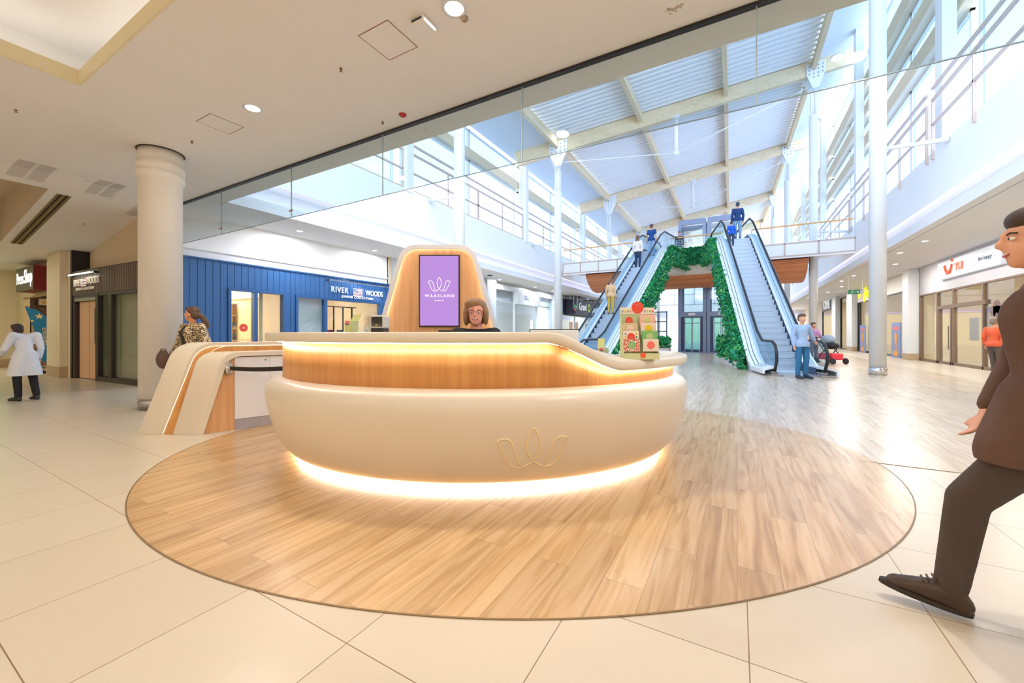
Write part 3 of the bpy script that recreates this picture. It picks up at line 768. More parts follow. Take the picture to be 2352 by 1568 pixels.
# ---------------------------------------------------------------- waterfall counter on the left
side = root('side_counter', 'white and oak waterfall counter left of the main desk', 'counter', WL(-4.46, 4.74), YAW)
def LQ(w, l, z): return (w + .73 * l, .68 * l - .05 * w, z)    # across, along, up
def arch(h, run, r, l0=0.0, n=10):
    """profile in (along, up): leaning foot, rounded shoulder, flat top to the far end"""
    c = Vector((l0 + run, h)); d = Vector((run, h)).normalized(); p0 = c - d * r; p1 = c + Vector((1, 0)) * r; pts = [(l0, 0)]
    for i in range(n + 1):
        t = i / n; q = p0 * (1 - t) ** 2 + c * 2 * t * (1 - t) + p1 * t * t; pts.append((q.x, q.y))
    return pts + [(1.62, h)]
def band(name, w0, w1, outer, inner, m, closed_bottom=False):
    b = MB()
    rows = []
    for w in (w0, w1): rows.append((b.v(*[LQ(w, l, z) for l, z in outer]), b.v(*[LQ(w, l, z) for l, z in inner])))
    n = len(outer)
    for i in range(n - 1):
        b.f([rows[0][0][i], rows[0][0][i + 1], rows[1][0][i + 1], rows[1][0][i]], True)
        b.f([rows[0][1][i], rows[0][1][i + 1], rows[1][1][i + 1], rows[1][1][i]], True)
        for k in (0, 1): b.f([rows[k][0][i], rows[k][0][i + 1], rows[k][1][i + 1], rows[k][1][i]])
    for i in (0, n - 1): b.f([rows[0][0][i], rows[1][0][i], rows[1][1][i], rows[0][1][i]])
    return b.done(name, m, side, .006)
P1 = arch(1.09, .34, .22); P1i = arch(1.03, .34, .19, .07)
PW = arch(1.04, .335, .2, .035); PWi = arch(.9, .335, .14, .2)
P2 = arch(.975, .25, .17, .0); P2i = arch(.915, .25, .14, .06)
band('outer_arch', 0, .27, P1, P1i, m_solid)
band('oak_arch', .265, .44, PW, PWi, m_oak)
band('inner_arch', .435, .745, P2, P2i, m_solid)
b = MB()                                                              # LED lines in the joint
for w in (.273, .432):
    b.tube([LQ(w, l - .004, z + .003) for l, z in PW], .0024, 5)
b.done('led_strip', mat_emit('side_led', (1.0, .86, .62), 2.0), side)
b = MB(); w = .70                                                     # oak end panel under the inner arch
pts = [(.08, 0.0)] + [(l + .004, z - .004) for l, z in P2i[1:-1] if l < .40] + [(.40, .91), (.40, 0.0)]
A = b.v(*[LQ(w, l, z) for l, z in pts]); B = b.v(*[LQ(w - .02, l, z) for l, z in pts])
for i in range(len(A)): b.f([A[i], A[(i + 1) % len(A)], B[(i + 1) % len(A)], B[i]])
b.f(A); b.f(B[::-1]); b.done('oak_end_panel', m_oak2, side)
m_door = mat('cabinet_white', '#e6e6ea', .45)
for i, (l0, l1) in enumerate(((.405, .785), (.79, 1.2), (1.205, 1.62))):
    b = MB()
    for z0, z1 in ((.13, .905),):
        v0 = b.v(*[LQ(w, l, z) for l, z in ((l0, z0), (l1, z0), (l1, z1), (l0, z1))]); v1 = b.v(*[LQ(w - .02, l, z) for l, z in ((l0, z0), (l1, z0), (l1, z1), (l0, z1))])
        for k in range(4): b.f([v0[k], v0[(k + 1) % 4], v1[(k + 1) % 4], v1[k]])
        b.f(v0); b.f(v1[::-1])
    d = b.done('cabinet_door', m_door, side)
    b = MB(); c = Vector(LQ(w, l1 - .05, .86)); b.cone(c, c + Vector((.68, -.73, 0)) * .008, .012, .012, 12); b.done('lock', m_steel, d)
b = MB()
v0 = b.v(*[LQ(w - .015, l, z) for l, z in ((.405, 0), (1.62, 0), (1.62, .125), (.405, .125))]); v1 = b.v(*[LQ(w - .05, l, z) for l, z in ((.405, 0), (1.62, 0), (1.62, .125), (.405, .125))])
for k in range(4): b.f([v0[k], v0[(k + 1) % 4], v1[(k + 1) % 4], v1[k]])
b.f(v0); b.f(v1[::-1]); b.done('kick_plate', mat('kick_grey', '#a5a0a6', .45), side)
b = MB()
v0 = b.v(*[LQ(ww, .45, z) for ww, z in ((.03, 0), (.66, 0), (.66, .9), (.03, .9))]); v1 = b.v(*[LQ(ww, 1.6, z) for ww, z in ((.03, 0), (.66, 0), (.66, .9), (.03, .9))])
for k in range(4): b.f([v0[k], v0[(k + 1) % 4], v1[(k + 1) % 4], v1[k]])
b.f(v0); b.f(v1[::-1]); b.done('carcass', m_door, side)

# belt barrier between counter and desk
SM = Matrix.Translation(WL(-4.46, 4.74)) @ Matrix.Rotation(YAW, 4, 'Z')
p0 = SM @ Vector(LQ(.725, .315, .775)); DM = Matrix.Translation(DKO) @ Matrix.Rotation(YAW, 4, 'Z')
p1 = DM @ Vector((*ell(WOODE, math.radians(196), .01), .835))
belt = root('belt_barrier', 'black retractable belt stretched from a chrome wall clip to the desk', 'belt barrier', (p0.x, p0.y, 0))
pl = Vector((0, 0, 0)); q = p1 - Vector((p0.x, p0.y, 0)); d = Vector((q.x, q.y, 0)).normalized(); nn = Vector((d.y, -d.x, 0))
b = MB(); b.cone((0, 0, .70), (0, 0, .85), .034, .034, 20); b.done('cassette', m_chrome, belt)
b = MB()
for s in (-1, 1): b.box(-.01 + s * .06, .01 + s * .06, -.012, .012, .71, .84)
b.box(-.075, .075, -.006, .006, .73, .75); b.box(-.075, .075, -.006, .006, .81, .83); b.done('bracket', m_chrome, belt)
b = MB(); rows = []
for i in range(17):
    t = i / 16; c = d * (.034 + (q.xy.length - .034) * t); z = .775 + (.835 - .775) * t - .012 * math.sin(PI * t)
    rows.append(b.v((c.x + nn.x * .002, c.y + nn.y * .002, z - .024), (c.x + nn.x * .002, c.y + nn.y * .002, z + .024), (c.x - nn.x * .002, c.y - nn.y * .002, z + .024), (c.x - nn.x * .002, c.y - nn.y * .002, z - .024)))
for A, B in zip(rows, rows[1:]):
    for j in range(4): b.f([A[j], A[(j + 1) % 4], B[(j + 1) % 4], B[j]])
b.f(rows[0]); b.f(rows[-1]); b.done('belt', mat('belt_webbing', '#17130f', .8), belt)

# big round column by the counter
b = MB(); c = WL(-5.73, 6.5); r = .278
b.lathe([(r, 0), (r, 3.66), (r + .028, 3.672), (r + .028, 3.80), (r + .01, 3.81), (r + .01, 3.815), (r + .03, 3.825), (r + .03, 3.93), (r + .014, 3.94), (r + .014, 4.02), (r + .006, 4.155)], (c.x, c.y, 0), 48)
o = S(b.done('column_foyer', mat('cream_column_paint', '#efe9e0', .4)))
b = MB(); b.lathe([(r + .006, 0), (r + .006, .17)], (c.x, c.y, 0), 48); S(b.done('trim_base', m_steel, o))
b = MB(); b.lathe([(r + .03, 4.139), (r + .03, 4.149)], (c.x, c.y, 0), 48); S(b.done('trim_gap', mat('dark_brown_gap', '#4a3d30', .8), o))

# ---------------------------------------------------------------- things on the desk
def on_desk(lat, d, z, rz=0.0): p = WL(lat, d, z); return p, YAW + rz
p, a = on_desk(1.03, 3.27, .994)
gs = root('gift_card_stand', 'patterned cardboard gift card stand with big red disc on the low counter', 'display stand', p, a + .05)
C = lambda h: mat('card_' + h[1:], h, .55)
b = MB(); b.box(-.142, .142, 0, .012, 0, .42); b.box(-.142, .142, -.10, .0, 0, .004); b.box(-.142, .142, -.102, -.098, 0, .05)
for s in (-1, 1):
    v = b.v((s * .141, -.10, 0), (s * .141, .012, 0), (s * .141, .012, .42), (s * .141, -.03, .30)); b.f(v)
b.done('board', C('#ccd0a0'), gs)
b = MB(); b.box(-.142, .142, -.003, 0, .365, .42); b.done('header', C('#eadfd0'), gs)
for i, c in enumerate(('#8f96bd', '#e3c93c', '#7fa567', '#e98f7d', '#8f96bd', '#e3c93c', '#7fa567', '#d95340')):
    x = (-.125 + i * .022) if i < 4 else (.06 + (i - 4) * .022); b = MB(); z = .39
    vs = b.v((x, -.0045, z - .014), (x + .008, -.0045, z), (x, -.0045, z + .014), (x - .008, -.0045, z)); b.f(vs); b.f(b.v(*[(w.co.x, -.003, w.co.z) for w in vs])[::-1]); b.done('lozenge', C(c), gs)
b = MB(); b.cone((0, -.006, .42), (0, -.001, .42), .049, .049, 28); b.done('red_disc', C('#e2492f'), gs)
text('2 x', .014, C('#f3a08a'), gs, (0, -.0075, .388), FACE_MY, .001)
b = MB()
for st in TUL: b.tube([(u * .017, -.0072, .436 + w * .018) for u, w in st], .0009, 5)
b.done('emblem', C('#f6b09a'), gs)
b = MB(); b.cone((.008, -.106, .034), (.008, -.101, .034), .022, .022, 24); b.done('orange_disc', C('#ec5a33'), gs)
cards = [('#aebd92', '#e0452f', 'plain green gift card with red disc, top of the left column'), ('#d0bd97', '#e6cdbd', 'tan gift card with pale disc, second in the left column'), ('#efe3d8', '#e0452f', 'white gift card with lozenges and red disc, third in the left column'), ('#d98a6e', '#83b878', 'speckled red gift card with green disc, bottom of the left column'),
         ('#eed2c4', '#c9c98a', 'red latticed gift card with green disc, top of the right column'), ('#e6d5c6', '#e2c413', 'beige gift card with yellow disc, second in the right column'), ('#73b46c', '#b3c98a', 'bright green dotted gift card, third in the right column'), ('#e8d9ca', '#ee6a5c', 'cream gift card with coral disc, bottom of the right column')]
GM = Matrix.Translation(p) @ Matrix.Rotation(a + .05, 4, 'Z')
def card_pat(kind, base):
    nm = 'card_pattern_%d' % kind
    if nm in MATS: return MATS[nm]
    m = bpy.data.materials.new(nm); m.use_nodes = True; nt = m.node_tree; n = nt.nodes; l = nt.links; bs = n['Principled BSDF']
    t = n.new('ShaderNodeTexCoord'); mp = n.new('ShaderNodeMapping'); r = n.new('ShaderNodeValToRGB'); r.color_ramp.interpolation = 'CONSTANT'
    l.new(t.outputs['Object'], mp.inputs[0])
    if kind == 3:
        v = n.new('ShaderNodeTexVoronoi'); v.inputs['Scale'].default_value = 170; l.new(mp.outputs[0], v.inputs['Vector']); l.new(v.outputs['Color'], r.inputs[0])
        r.color_ramp.elements[0].color = lin('#d14b36'); r.color_ramp.elements[1].position = .45; r.color_ramp.elements[1].color = lin('#eeddc8'); e = r.color_ramp.elements.new(.8); e.color = lin('#8d5a3c')
    elif kind == 4:
        mp.inputs['Rotation'].default_value = (0, PI / 4, 0); ck = n.new('ShaderNodeTexChecker'); ck.inputs['Scale'].default_value = 150
        l.new(mp.outputs[0], ck.inputs['Vector']); l.new(ck.outputs['Fac'], r.inputs[0]); r.color_ramp.elements[0].color = lin('#f0dccd'); r.color_ramp.elements[1].position = .5; r.color_ramp.elements[1].color = lin('#e08a78')
    else:
        v = n.new('ShaderNodeTexVoronoi'); v.inputs['Scale'].default_value = 42; v.inputs['Randomness'].default_value = .3; l.new(mp.outputs[0], v.inputs['Vector']); l.new(v.outputs['Distance'], r.inputs[0])
        r.color_ramp.elements[0].color = lin('#c86a48'); r.color_ramp.elements[1].position = .16; r.color_ramp.elements[1].color = lin(base)
    l.new(r.outputs[0], bs.inputs['Base Color']); bs.inputs['Roughness'].default_value = .55; MATS[nm] = m; return m
for i, (c1, c2, lab) in enumerate(cards):
    col_, row = i // 4, i % 4; x = -.076 if col_ == 0 else .077; y = -.012 - row * .024; z0 = .262 - row * .066
    loc = GM @ Vector((x, y, z0)); o = root('gift_card', lab, 'gift card', loc, a + .05, 'gift cards in the stand')
    w = .064; b = MB(); b.box(-w, w, -.004, 0, 0, .098); b.done('card', card_pat(i, c1) if i in (3, 4, 6) else C(c1), o)
    b = MB(); b.cone((0, -.006, .05), (0, -.004, .05), .031, .031, 24); b.done('disc', C(c2), o)
    b = MB(); b.box(-.018, .018, -.007, -.006, .046, .0475); b.box(-.014, .014, -.007, -.006, .04, .0412); b.done('print_line', C('#f2b8a4'), o)
    if i == 2:
        for k, c in enumerate(('#9a97c4', '#e3c93c', '#6fa065', '#e3c93c', '#5a9a62', '#e5806a')):
            xx = -.045 if k < 3 else .045; zz = .075 - (k % 3) * .026; b = MB(); v = b.v((xx, -.0055, zz - .012), (xx + .01, -.0055, zz), (xx, -.0055, zz + .012), (xx - .01, -.0055, zz)); b.f(v); b.done('lozenge', C(c), o)
# leaflet holders
def leaflets(lat, d, z, lab, flip, tall):
    p, a = on_desk(lat, d, z); o = root('leaflet_holder', lab, 'leaflet holder', p, a)
    g = C('#c9cd8a'); b = MB(); s = -1 if flip else 1
    b.box(-.045, .0, -.03, .02, 0, .085); b.done('box', g, o, .002)
    b = MB(); b.box(.0, .044, -.02, .01, 0, .083); b.done('side_box', C('#b9c9a4'), o)
    b = MB(); x = .018 * s
    v = b.v((x - .03, .0, .08), (x + .03, .0, .08), (x + .042, .03, .08 + tall), (x - .018, .03, .08 + tall)); b.f(v); v2 = b.v(*[(w.co.x, w.co.y + .002, w.co.z) for w in v]); b.f(v2[::-1]); b.done('header_card', g, o)
    b = MB(); b.box(-.036, -.01, -.033, -.03, .055, .084); b.done('leaflet', C('#e4707a'), o)
    b = MB(); b.box(-.036, -.01, -.034, -.033, .053, .062); b.done('leaflet_photo', C('#5a5a60'), o)
leaflets(-1.205, 3.0, HI, 'green leaflet holder standing on the high left part of the counter', False, .052)
leaflets(.80, 3.5, .994, 'green leaflet holder at the foot of the counter slope', True, .085)
# label printer
p, a = on_desk(-1.02, 3.05, HI)
pr = root('label_printer', 'grey and black label printer on the counter left of the tower', 'printer', p, a)
b = MB(); b.box(-.048, .048, -.04, .10, 0.0, .03); b.done('base', m_black, pr, .006)
b = MB(); b.box(-.052, .052, -.045, .10, .028, .128); b.done('housing', mat('printer_grey', '#cfccca', .4), pr, .012)
b = MB(); b.box(-.041, .041, -.049, -.044, .042, .116); b.done('front_window', m_black, pr, .006)
b = MB(); b.box(-.038, .038, -.0515, -.048, .044, .064); b.done('control_panel', mat('panel_grey', '#4b4744', .4), pr)
b = MB(); b.box(-.008, .008, -.053, -.051, .048, .058); b.done('button', mat('button_yellow', '#c9b21e', .4), pr)
p, a = on_desk(-1.115, 3.05, HI)
o = root('notice_card', 'small white printed card beside the label printer', 'card', p, a); b = MB(); b.box(-.02, .02, 0, .002, 0, .036); b.done('card', mat('paper_white', '#f1f2f6', .6), o)
b = MB(); b.box(-.012, .012, -.001, 0, .012, .014); b.box(-.001, .001, -.001, 0, .005, .022); b.done('print', C('#7b95c8'), o)
# monitors behind the counter
p, a = on_desk(-.42, 3.62, .74)
mo = root('computer_monitor', 'black monitor whose top edge shows in front of the receptionist', 'monitor', p, a)
b = MB(); b.box(-.25, .10, -.01, .02, .18, .492); b.done('screen', m_black, mo, .006)
b = MB(); b.box(-.10, -.05, -.0, .03, 0.0, .22); b.box(-.16, .01, -.07, .09, 0, .012); b.done('stand', m_black, mo)
p, a = on_desk(.415, 3.9, .74)
mo = root('computer_monitor', 'white backed monitor standing behind the sloping part of the counter', 'monitor', p, a - .06)
b = MB(); b.box(-.235, .235, 0, .03, .12, .495); b.done('back_shell', m_white, mo, .006)
b = MB(); b.box(-.245, .235, .005, .035, .495, .504); b.box(-.245, -.236, .005, .035, .12, .5); b.done('rim', m_black, mo)
b = MB(); b.box(-.04, .04, .03, .05, 0.0, .2); b.box(-.12, .12, -.02, .14, 0, .012); b.done('stand', m_steel, mo)
# ================================================================ LEFT SHOPS
BX = -11.65
m_blue = mat('blue_panel_paint', '#2f5d93', .45); m_bluedk = mat('blue_panel_joint', '#1c3f74', .6)
m_blueL = mat('blue_frame_paint', '#2b578b', .4)
shopb = root('blue_shopfront', 'blue boarded shopfront with two windows under the left gallery', 'shopfront', (BX, 4.0, 0))
def boards(par, y0, y1, z0, z1, name='board_cladding', step=.165):
    b = MB(); n = max(1, round((y1 - y0) / step)); w = (y1 - y0) / n
    for i in range(n): b.box(-.03, .0, y0 + i * w + .006, y0 + (i + 1) * w - .006, z0, z1)
    b.mi = 1; b.box(-.06, -.012, y0, y1, z0, z1)
    return b.done(name, [m_blue, m_bluedk], par)
FY = -4.0
w1 = (5.5, 6.87); w2 = (7.34, 10.52); EYB = 11.0; TOPB = 3.06
boards(shopb, 3.75 + FY, w1[0] + FY - .08, 0, TOPB); boards(shopb, w1[0] + FY - .08, w1[1] + FY + .08, 2.42, TOPB); boards(shopb, w1[1] + FY + .08, w2[0] + FY - .08, 0, TOPB); boards(shopb, w2[0] + FY - .08, EYB + FY, 2.38, TOPB)
b = MB(); b.box(-.08, .03, 3.72 + FY, EYB + FY, TOPB, TOPB + .04); b.done('coping', m_blueL, shopb)
boards(shopb, w2[1] + FY + .08, EYB + FY, 0, 2.38)
for (ya, yb), zt, ms in ((w1, 2.34, (6.12,)), (w2, 2.30, (8.28,))):
    b = MB(); f = .075; ya += FY; yb += FY
    b.box(-.12, .04, ya - f, ya, 0, zt + f); b.box(-.12, .04, yb, yb + f, 0, zt + f); b.box(-.12, .04, ya, yb, zt, zt + f); b.box(-.12, .04, ya, yb, 0, .12)
    for m in ms: b.box(-.12, .03, m + FY - .05, m + FY + .05, 0, zt)
    fr = b.done('window_frame', m_blueL, shopb)
    b = MB(); b.box(-.07, -.062, ya, yb, .12, zt); b.done('pane', m_glass, fr)
sg = root('shop_sign', 'white raised sign lettering with striped flag on the blue shopfront', 'sign', (BX, 9.5, 2.66))
m_sign = mat('sign_white', '#f3f5fa', .5, emit=.35, ecol='#ffffff')
text('RIVER', .27, m_sign, sg, (.025, -.70, .0), FACE_PX, .02, spacing=1.15, sx=.86)
text('WOODS', .27, m_sign, sg, (.025, .76, .0), FACE_PX, .02, spacing=1.0, sx=.76)
text('JUNIOR COLLECTION', .11, m_sign, sg, (.025, .03, -.20), FACE_PX, .02, spacing=1.25)
def flag(par, face, y, z, s):
    M = Matrix.Translation((0, 0, 0)) @ face
    for k in range(6):
        b = MB(); b.M = face; x0 = -.17 if k > 2 else -.02
        b.box(y + x0 * s, y + .17 * s, z + (.105 - k * .042 - .026) * s, z + (.105 - k * .042) * s, .015, .028)
        b.done('stripe', mat('flag_red', '#e8a0ac', .5) if k % 2 == 0 else m_sign, par)
    b = MB(); b.M = face
    for i in range(4):
        for j in range(3): b.box(y + (-.165 + i * .036) * s, y + (-.147 + i * .036) * s, z + (.085 - j * .04) * s, z + (.10 - j * .04) * s, .015, .028)
    b.done('stars', m_sign, par)
flag(sg, FACE_PX, .03, .0, 1.15)
lb = root('sign_lamp', 'thin dark picture lamp over the lettering on the blue shopfront', 'lamp', (BX, 9.55, 2.93))
b = MB(); b.box(.16, .19, -1.25, 1.25, 0, .03); b.done('bar', m_steel, lb)
b = MB(); b.box(0, .18, -1.26, -1.22, 0, .025); b.box(0, .18, 1.22, 1.26, 0, .025); b.done('arm', m_dark, lb)
lamp('sign_lamp_light', 'AREA', (.15, 0, -.01), 5, NEUT, 2.4, rot=(0, .35, PI / 2), parent=lb, size_y=.03)
# interior of the blue shop
m_shopw = mat('shop_wall_beige', '#d9c4a8', .7); m_shopf = mat('shop_floor', '#c9b294', .4)
b = MB(); b.box(-16.5, -16.4, 3.9, EYB, 0, 4.2); b.box(-16.4, BX, EYB, EYB + .1, 0, 4.2); b.box(-16.4, -11.72, 3.85, 3.95, 0, 4.2)
S(b.done('wall_left_shop', m_shopw))
b = MB(); b.box(-16.5, BX - .06, 3.95, EYB, 3.3, 3.35); S(b.done('ceiling_shop_left', m_white))
for y in (5.5, 8.6): lamp('shop_lamp', 'AREA', (-13.9, y, 3.25), SHOP_W, (1, .88, .72), 1.6)
m_slat = mat_wood('shop_slat_wood', '#c3a27c', '#a78460', 'Z', .6, .4)
b = MB()
for i in range(9): b.box(-14.6, -14.56, 5.2 + i * .22, 5.4 + i * .22, 0, 2.4)
S(b.done('wall_shop_panel', m_slat))
sh = root('shop_shelf', 'pale wooden shelf of folded clothes behind the first blue shop window', 'shelf', (-13.4, 6.6, 0))
b = MB()
for y in (-.35, .35): b.box(-.2, .2, y - .025, y + .025, 0, 2.1)
b.done('side_panel', mat_wood('shelf_ash', '#ead9b8', '#dac69e', 'Z', .5, .4), sh)
for z in (.3, .65, 1.0, 1.35, 1.75, 2.1): b = MB(); b.box(-.2, .2, -.33, .33, z - .015, z + .015); b.done('shelf_board', MATS['shelf_ash'], sh)
cl = ['#3d6f9c', '#7d5c9b', '#2f8f86', '#c8ccd4', '#262b38', '#a05a72', '#d7d2c6', '#5f88b8']
k = 0
for z in (1.015, 1.365):
    for y in (-.17, .14):
        for j in range(3):
            b = MB(); b.box(13.22 - 13.4 + -.0, .16, -.11, .11, 0, .055); o = b.done('folded_garment', mat('cloth_%d' % (k % 8), cl[k % 8], .9)); o.location = (-13.4, 6.6 + y, z + j * .057)
            tag(o, '%s folded garment, %s of its pile on the %s shelf board, %s pile' % (['blue', 'purple', 'teal', 'grey', 'black', 'plum', 'cream', 'pale blue'][k % 8], ['bottom', 'middle', 'top'][j], 'lower' if z < 1.2 else 'upper', 'near' if y < 0 else 'far'), 'clothing', 'folded clothes in the blue shop'); k += 1
st = root('window_sticker', 'orange round sale sticker on the first blue shop window', 'sticker', (BX - .055, 5.84, 1.36))
b = MB(); b.cone((0, 0, 0), (.003, 0, 0), .11, .11, 28); b.done('disc', mat('sticker_orange', '#e8503c', .5), st); b = MB(); b.cone((.003, 0, 0), (.005, 0, 0), .02, .02, 12); b.done('dot', m_white, st)
tx = root('window_lettering', 'faint red lettering low on the first blue shop window', 'lettering', (BX - .055, 5.95, 1.02)); text('NEW SEASON', .09, mat('letter_pink', '#d89a8c', .6), tx, (0, 0, 0), FACE_PX, .002)
b = MB(); b.box(-11.95, -11.9, 7.42, 8.5, .12, 2.3); S(b.done('wall_window_back', mat('window_back_white', '#f0ebe4', .6)))
rk = root('display_rack', 'black steel display rack of posts behind the second blue shop window', 'rack', (-13.1, 9.5, 0))
for i in range(6): b = MB(); y = -1.05 + i * .4; b.box(-.02, .02, y - .02, y + .02, 0, 2.2); b.done('post', m_dark, rk)
for z in (.55, 1.2, 2.2): b = MB(); b.box(-.02, .25, -1.07, .97, z - .012, z + .012); b.done('shelf', m_dark, rk)
for i, (y, c, nm) in enumerate(((-.1, '#8d2f55', 'plum'), (.35, '#3c3d45', 'charcoal'), (-.75, '#b85c6c', 'pink'))):
    b = MB(); b.box(0, .2, -.09, .09, 0, .13); o = b.done('handbag', mat('bag_' + nm, c, .6), None, .02); o.location = (-13.1, 9.5 + y, 1.212); tag(o, nm + ' handbag on the black rack behind the second blue shop window', 'bag', 'bags on the black rack')
# wall above the shops
b = MB(); b.box(-12.3, -11.9, 4.62, 60, 3.1, 4.2); b.box(-11.9, BX - .1, 4.62, 11, 3.1, 4.2); S(b.done('wall_left', m_soffit))

# brown facade that faces the viewer
Ya, Yb = 3.77, 3.54; bx0, bx1 = -11.72, -15.62
def fy(x): return Ya + (x - bx0) / (bx1 - bx0) * (Yb - Ya)
brown = root('brown_shopfront', 'dark brown slatted shopfront with glass door left of the round column', 'shopfront', (bx1, Yb, 0), math.atan2(Ya - Yb, bx0 - bx1))
W = math.hypot(bx0 - bx1, Ya - Yb)
m_brown = mat('brown_slat', '#6a5c50', .6); m_brd = mat('brown_slat_joint', '#3b312a', .8)
b = MB(); n = 44
for i in range(n): b.box(W * i / n + .012, W * (i + 1) / n - .012, -.03, 0, 2.22, 2.86)
b.mi = 1; b.box(0, W, -.01, .1, 2.2, 2.88); b.done('slat_fascia', [m_brown, m_brd], brown)
b = MB(); b.box(0, .12, -.02, .1, 0, 2.2); b.box(1.42, 1.56, -.03, .1, 0, 2.3); b.box(W - .1, W, -.02, .1, 0, 2.2); b.box(2.1, 2.28, -.02, .1, .1, 2.2); b.box(1.5, W, -.03, .1, 0, .12); b.box(1.5, W, -.02, .1, 2.16, 2.24); b.box(.12, 1.42, -.02, .1, 2.14, 2.22)
fr = b.done('frame', m_bronze, brown)
b = MB(); b.box(1.56, W - .1, .02, .028, .12, 2.16); b.done('pane', m_glass, fr)
dr = MB(); dr.box(.16, 1.4, .06, .09, .02, 2.05); d = dr.done('sliding_door', mat('door_blond_wood', '#dcb692', .5), brown)
b = MB(); b.box(.12, 1.42, -.02, .09, 2.06, 2.15); b.done('door_track', m_steel, brown)
b = MB(); b.box(1.18, 1.34, .03, .055, .95, 1.85); b.done('door_poster', m_black, d)
b = MB(); b.box(.77, .78, .055, .062, .02, 2.05); b.done('door_joint', mat('door_joint', '#b08c6c', .7), d)
sg = root('shop_sign', 'white lettering and striped flag on the dark brown slatted fascia', 'sign', (bx1, Yb - .04, 0), math.atan2(Ya - Yb, bx0 - bx1))
m_sg2 = mat('sign_ivory', '#e8e0d4', .5, emit=.08, ecol='#ffe8c8')
text('RIVER', .26, m_sg2, sg, (.42, -.01, 2.53), FACE_MY, .015, sx=.8); text('WOODS', .26, m_sg2, sg, (1.32, -.01, 2.56), FACE_MY, .015, sx=.78); text('JUNIOR COLLECTION', .095, m_sg2, sg, (.85, -.01, 2.37), FACE_MY, .015, spacing=1.2)
flag(sg, FACE_MY, .83, 2.54, .8)
lb = root('sign_lamp', 'bright slim tube lamp over the brown slatted fascia', 'lamp', (bx1 + .12, Yb - .1, 2.73), math.atan2(Ya - Yb, bx0 - bx1))
b = MB(); b.box(0, 1.5, -.05, -.02, 0, .03); b.done('bar', mat_emit('tube_white', (.85, 1, .9), 3.0), lb); b = MB(); b.box(1.46, 1.5, -.06, .12, .0, .04); b.box(0, .04, -.06, .12, 0, .04); b.done('arm', m_dark, lb)
lamp('tube_light', 'AREA', (.75, -.03, -.01), 2, NEUT, 1.4, parent=lb, size_y=.03)
b = MB(); b.box(-12.0, -11.75, 3.95, 4.62, 0, 4.2); S(b.done('wall_corner', m_white))
b = MB(); b.box(-30, -12.0, 4.3, 4.4, 2.95, 4.3); S(b.done('wall_over_shops', m_white))
b = MB(); b.box(-15.6, -12.0, 6.4, 6.5, 0, 3.2); S(b.done('wall_brown_shop', mat('warm_shop_wall', '#e2c59c', .6)))
b = MB(); b.box(-15.7, -11.95, 3.9, 6.4, 3.0, 3.05); S(b.done('ceiling_brown_shop', m_white))
lamp('shop_lamp', 'AREA', (-13.9, 5.2, 2.95), 260, (1, .82, .6), 1.4)
b = MB(); b.box(-13.6, -12.0, 6.3, 6.4, 2.25, 2.4); S(b.done('trim_50', mat_emit('shop_cove', (1, .85, .6), 2.5)))
mn = root('shop_mannequin', 'headless dark dressed mannequin on a stand in the brown shop window', 'mannequin', (-13.75, 4.2, .0), .9); mn.scale = (.78, .78, .78)
b = MB(); b.lathe([(.1, 0), (.1, .02), (.015, .03), (.015, .3)], n=16); b.done('stand', m_dark, mn)
b = MB(); b.capsule((-.06, 0, .3), .05, (-.07, 0, .75), .085); b.capsule((.06, 0, .3), .05, (.07, 0, .75), .085); b.done('trousers', mat('camouflage_cloth', '#3d4236', .9, var=.4, vscale=18), mn)
b = MB(); b.lathe([(.14, .72), (.15, .95), (.17, 1.15), (.15, 1.28), (.06, 1.36), (.05, 1.42)], n=20); b.capsule((-.17, 0, 1.25), .055, (-.21, .02, .85), .045); b.capsule((.17, 0, 1.25), .055, (.21, .02, .85), .045); b.done('jacket', m_black, mn)
# pillars and the newsagent
m_pil = mat('cream_pillar_panel', '#e3d6bb', .5)
def pillar(name, x0, x1, y0, y1, h, m=None):
    b = MB(); n = 4
    for i in range(n): b.box(x0 + (x1 - x0) * i / n + .004, x0 + (x1 - x0) * (i + 1) / n - .004, y0, y1, .28, h - .18)
    b.box(x0 + .01, x1 - .01, y0 + .01, y1 - .01, .2, h)
    o = S(b.done(name, m or m_pil)); b = MB(); b.box(x0 - .01, x1 + .01, y0 - .01, y1 + .01, 0, .3); S(b.done('trim_foot', mat('pillar_foot', '#b7a083', .5), o)); return o
pillar('pillar_1', -17.15, -15.95, 3.35, 3.9, 3.44); pillar('pillar_2', -23.9, -22.6, 3.2, 3.9, 3.45)
b = MB(); b.box(-15.75, -15.62, 3.5, 3.9, 0, 3.45); S(b.done('wall_gap', m_black))
b = MB(); b.box(-15.95, -15.75, 3.5, 3.9, 0, 3.45); S(b.done('wall_gap_filler', m_pil))
b = MB(); b.box(-16.22, -16.12, 3.95, 6.5, 0, 3.0); S(b.done('wall_brown_shop_side', mat('warm_shop_wall', '#e2c59c', .6)))
b = MB(); b.box(-16.12, -16.02, 4.3, 6.4, 1.98, 2.16); S(b.done('trim_51', mat_emit('shop_cove', (1, .85, .6), 2.5)))
b = MB(); b.box(-23.3, -23.2, 3.85, 6.9, 0, 3.4); S(b.done('wall_press_side', mat('press_brown', '#6d5644', .7)))
b = MB(); b.box(-22.6, -17.15, 3.7, 3.85, 2.45, 3.46); b.box(-22.6, -21.7, 3.7, 3.85, 0, 2.45); S(b.done('wall_press_front', mat('press_front', '#cdbb94', .6)))
b = MB(); b.box(-23, -17, 6.8, 6.9, 0, 3.4); b.box(-16.4, -16.3, 3.9, 6.9, 0, 3.4); S(b.done('wall_press_shop', mat('press_brown', '#6d5644', .7)))
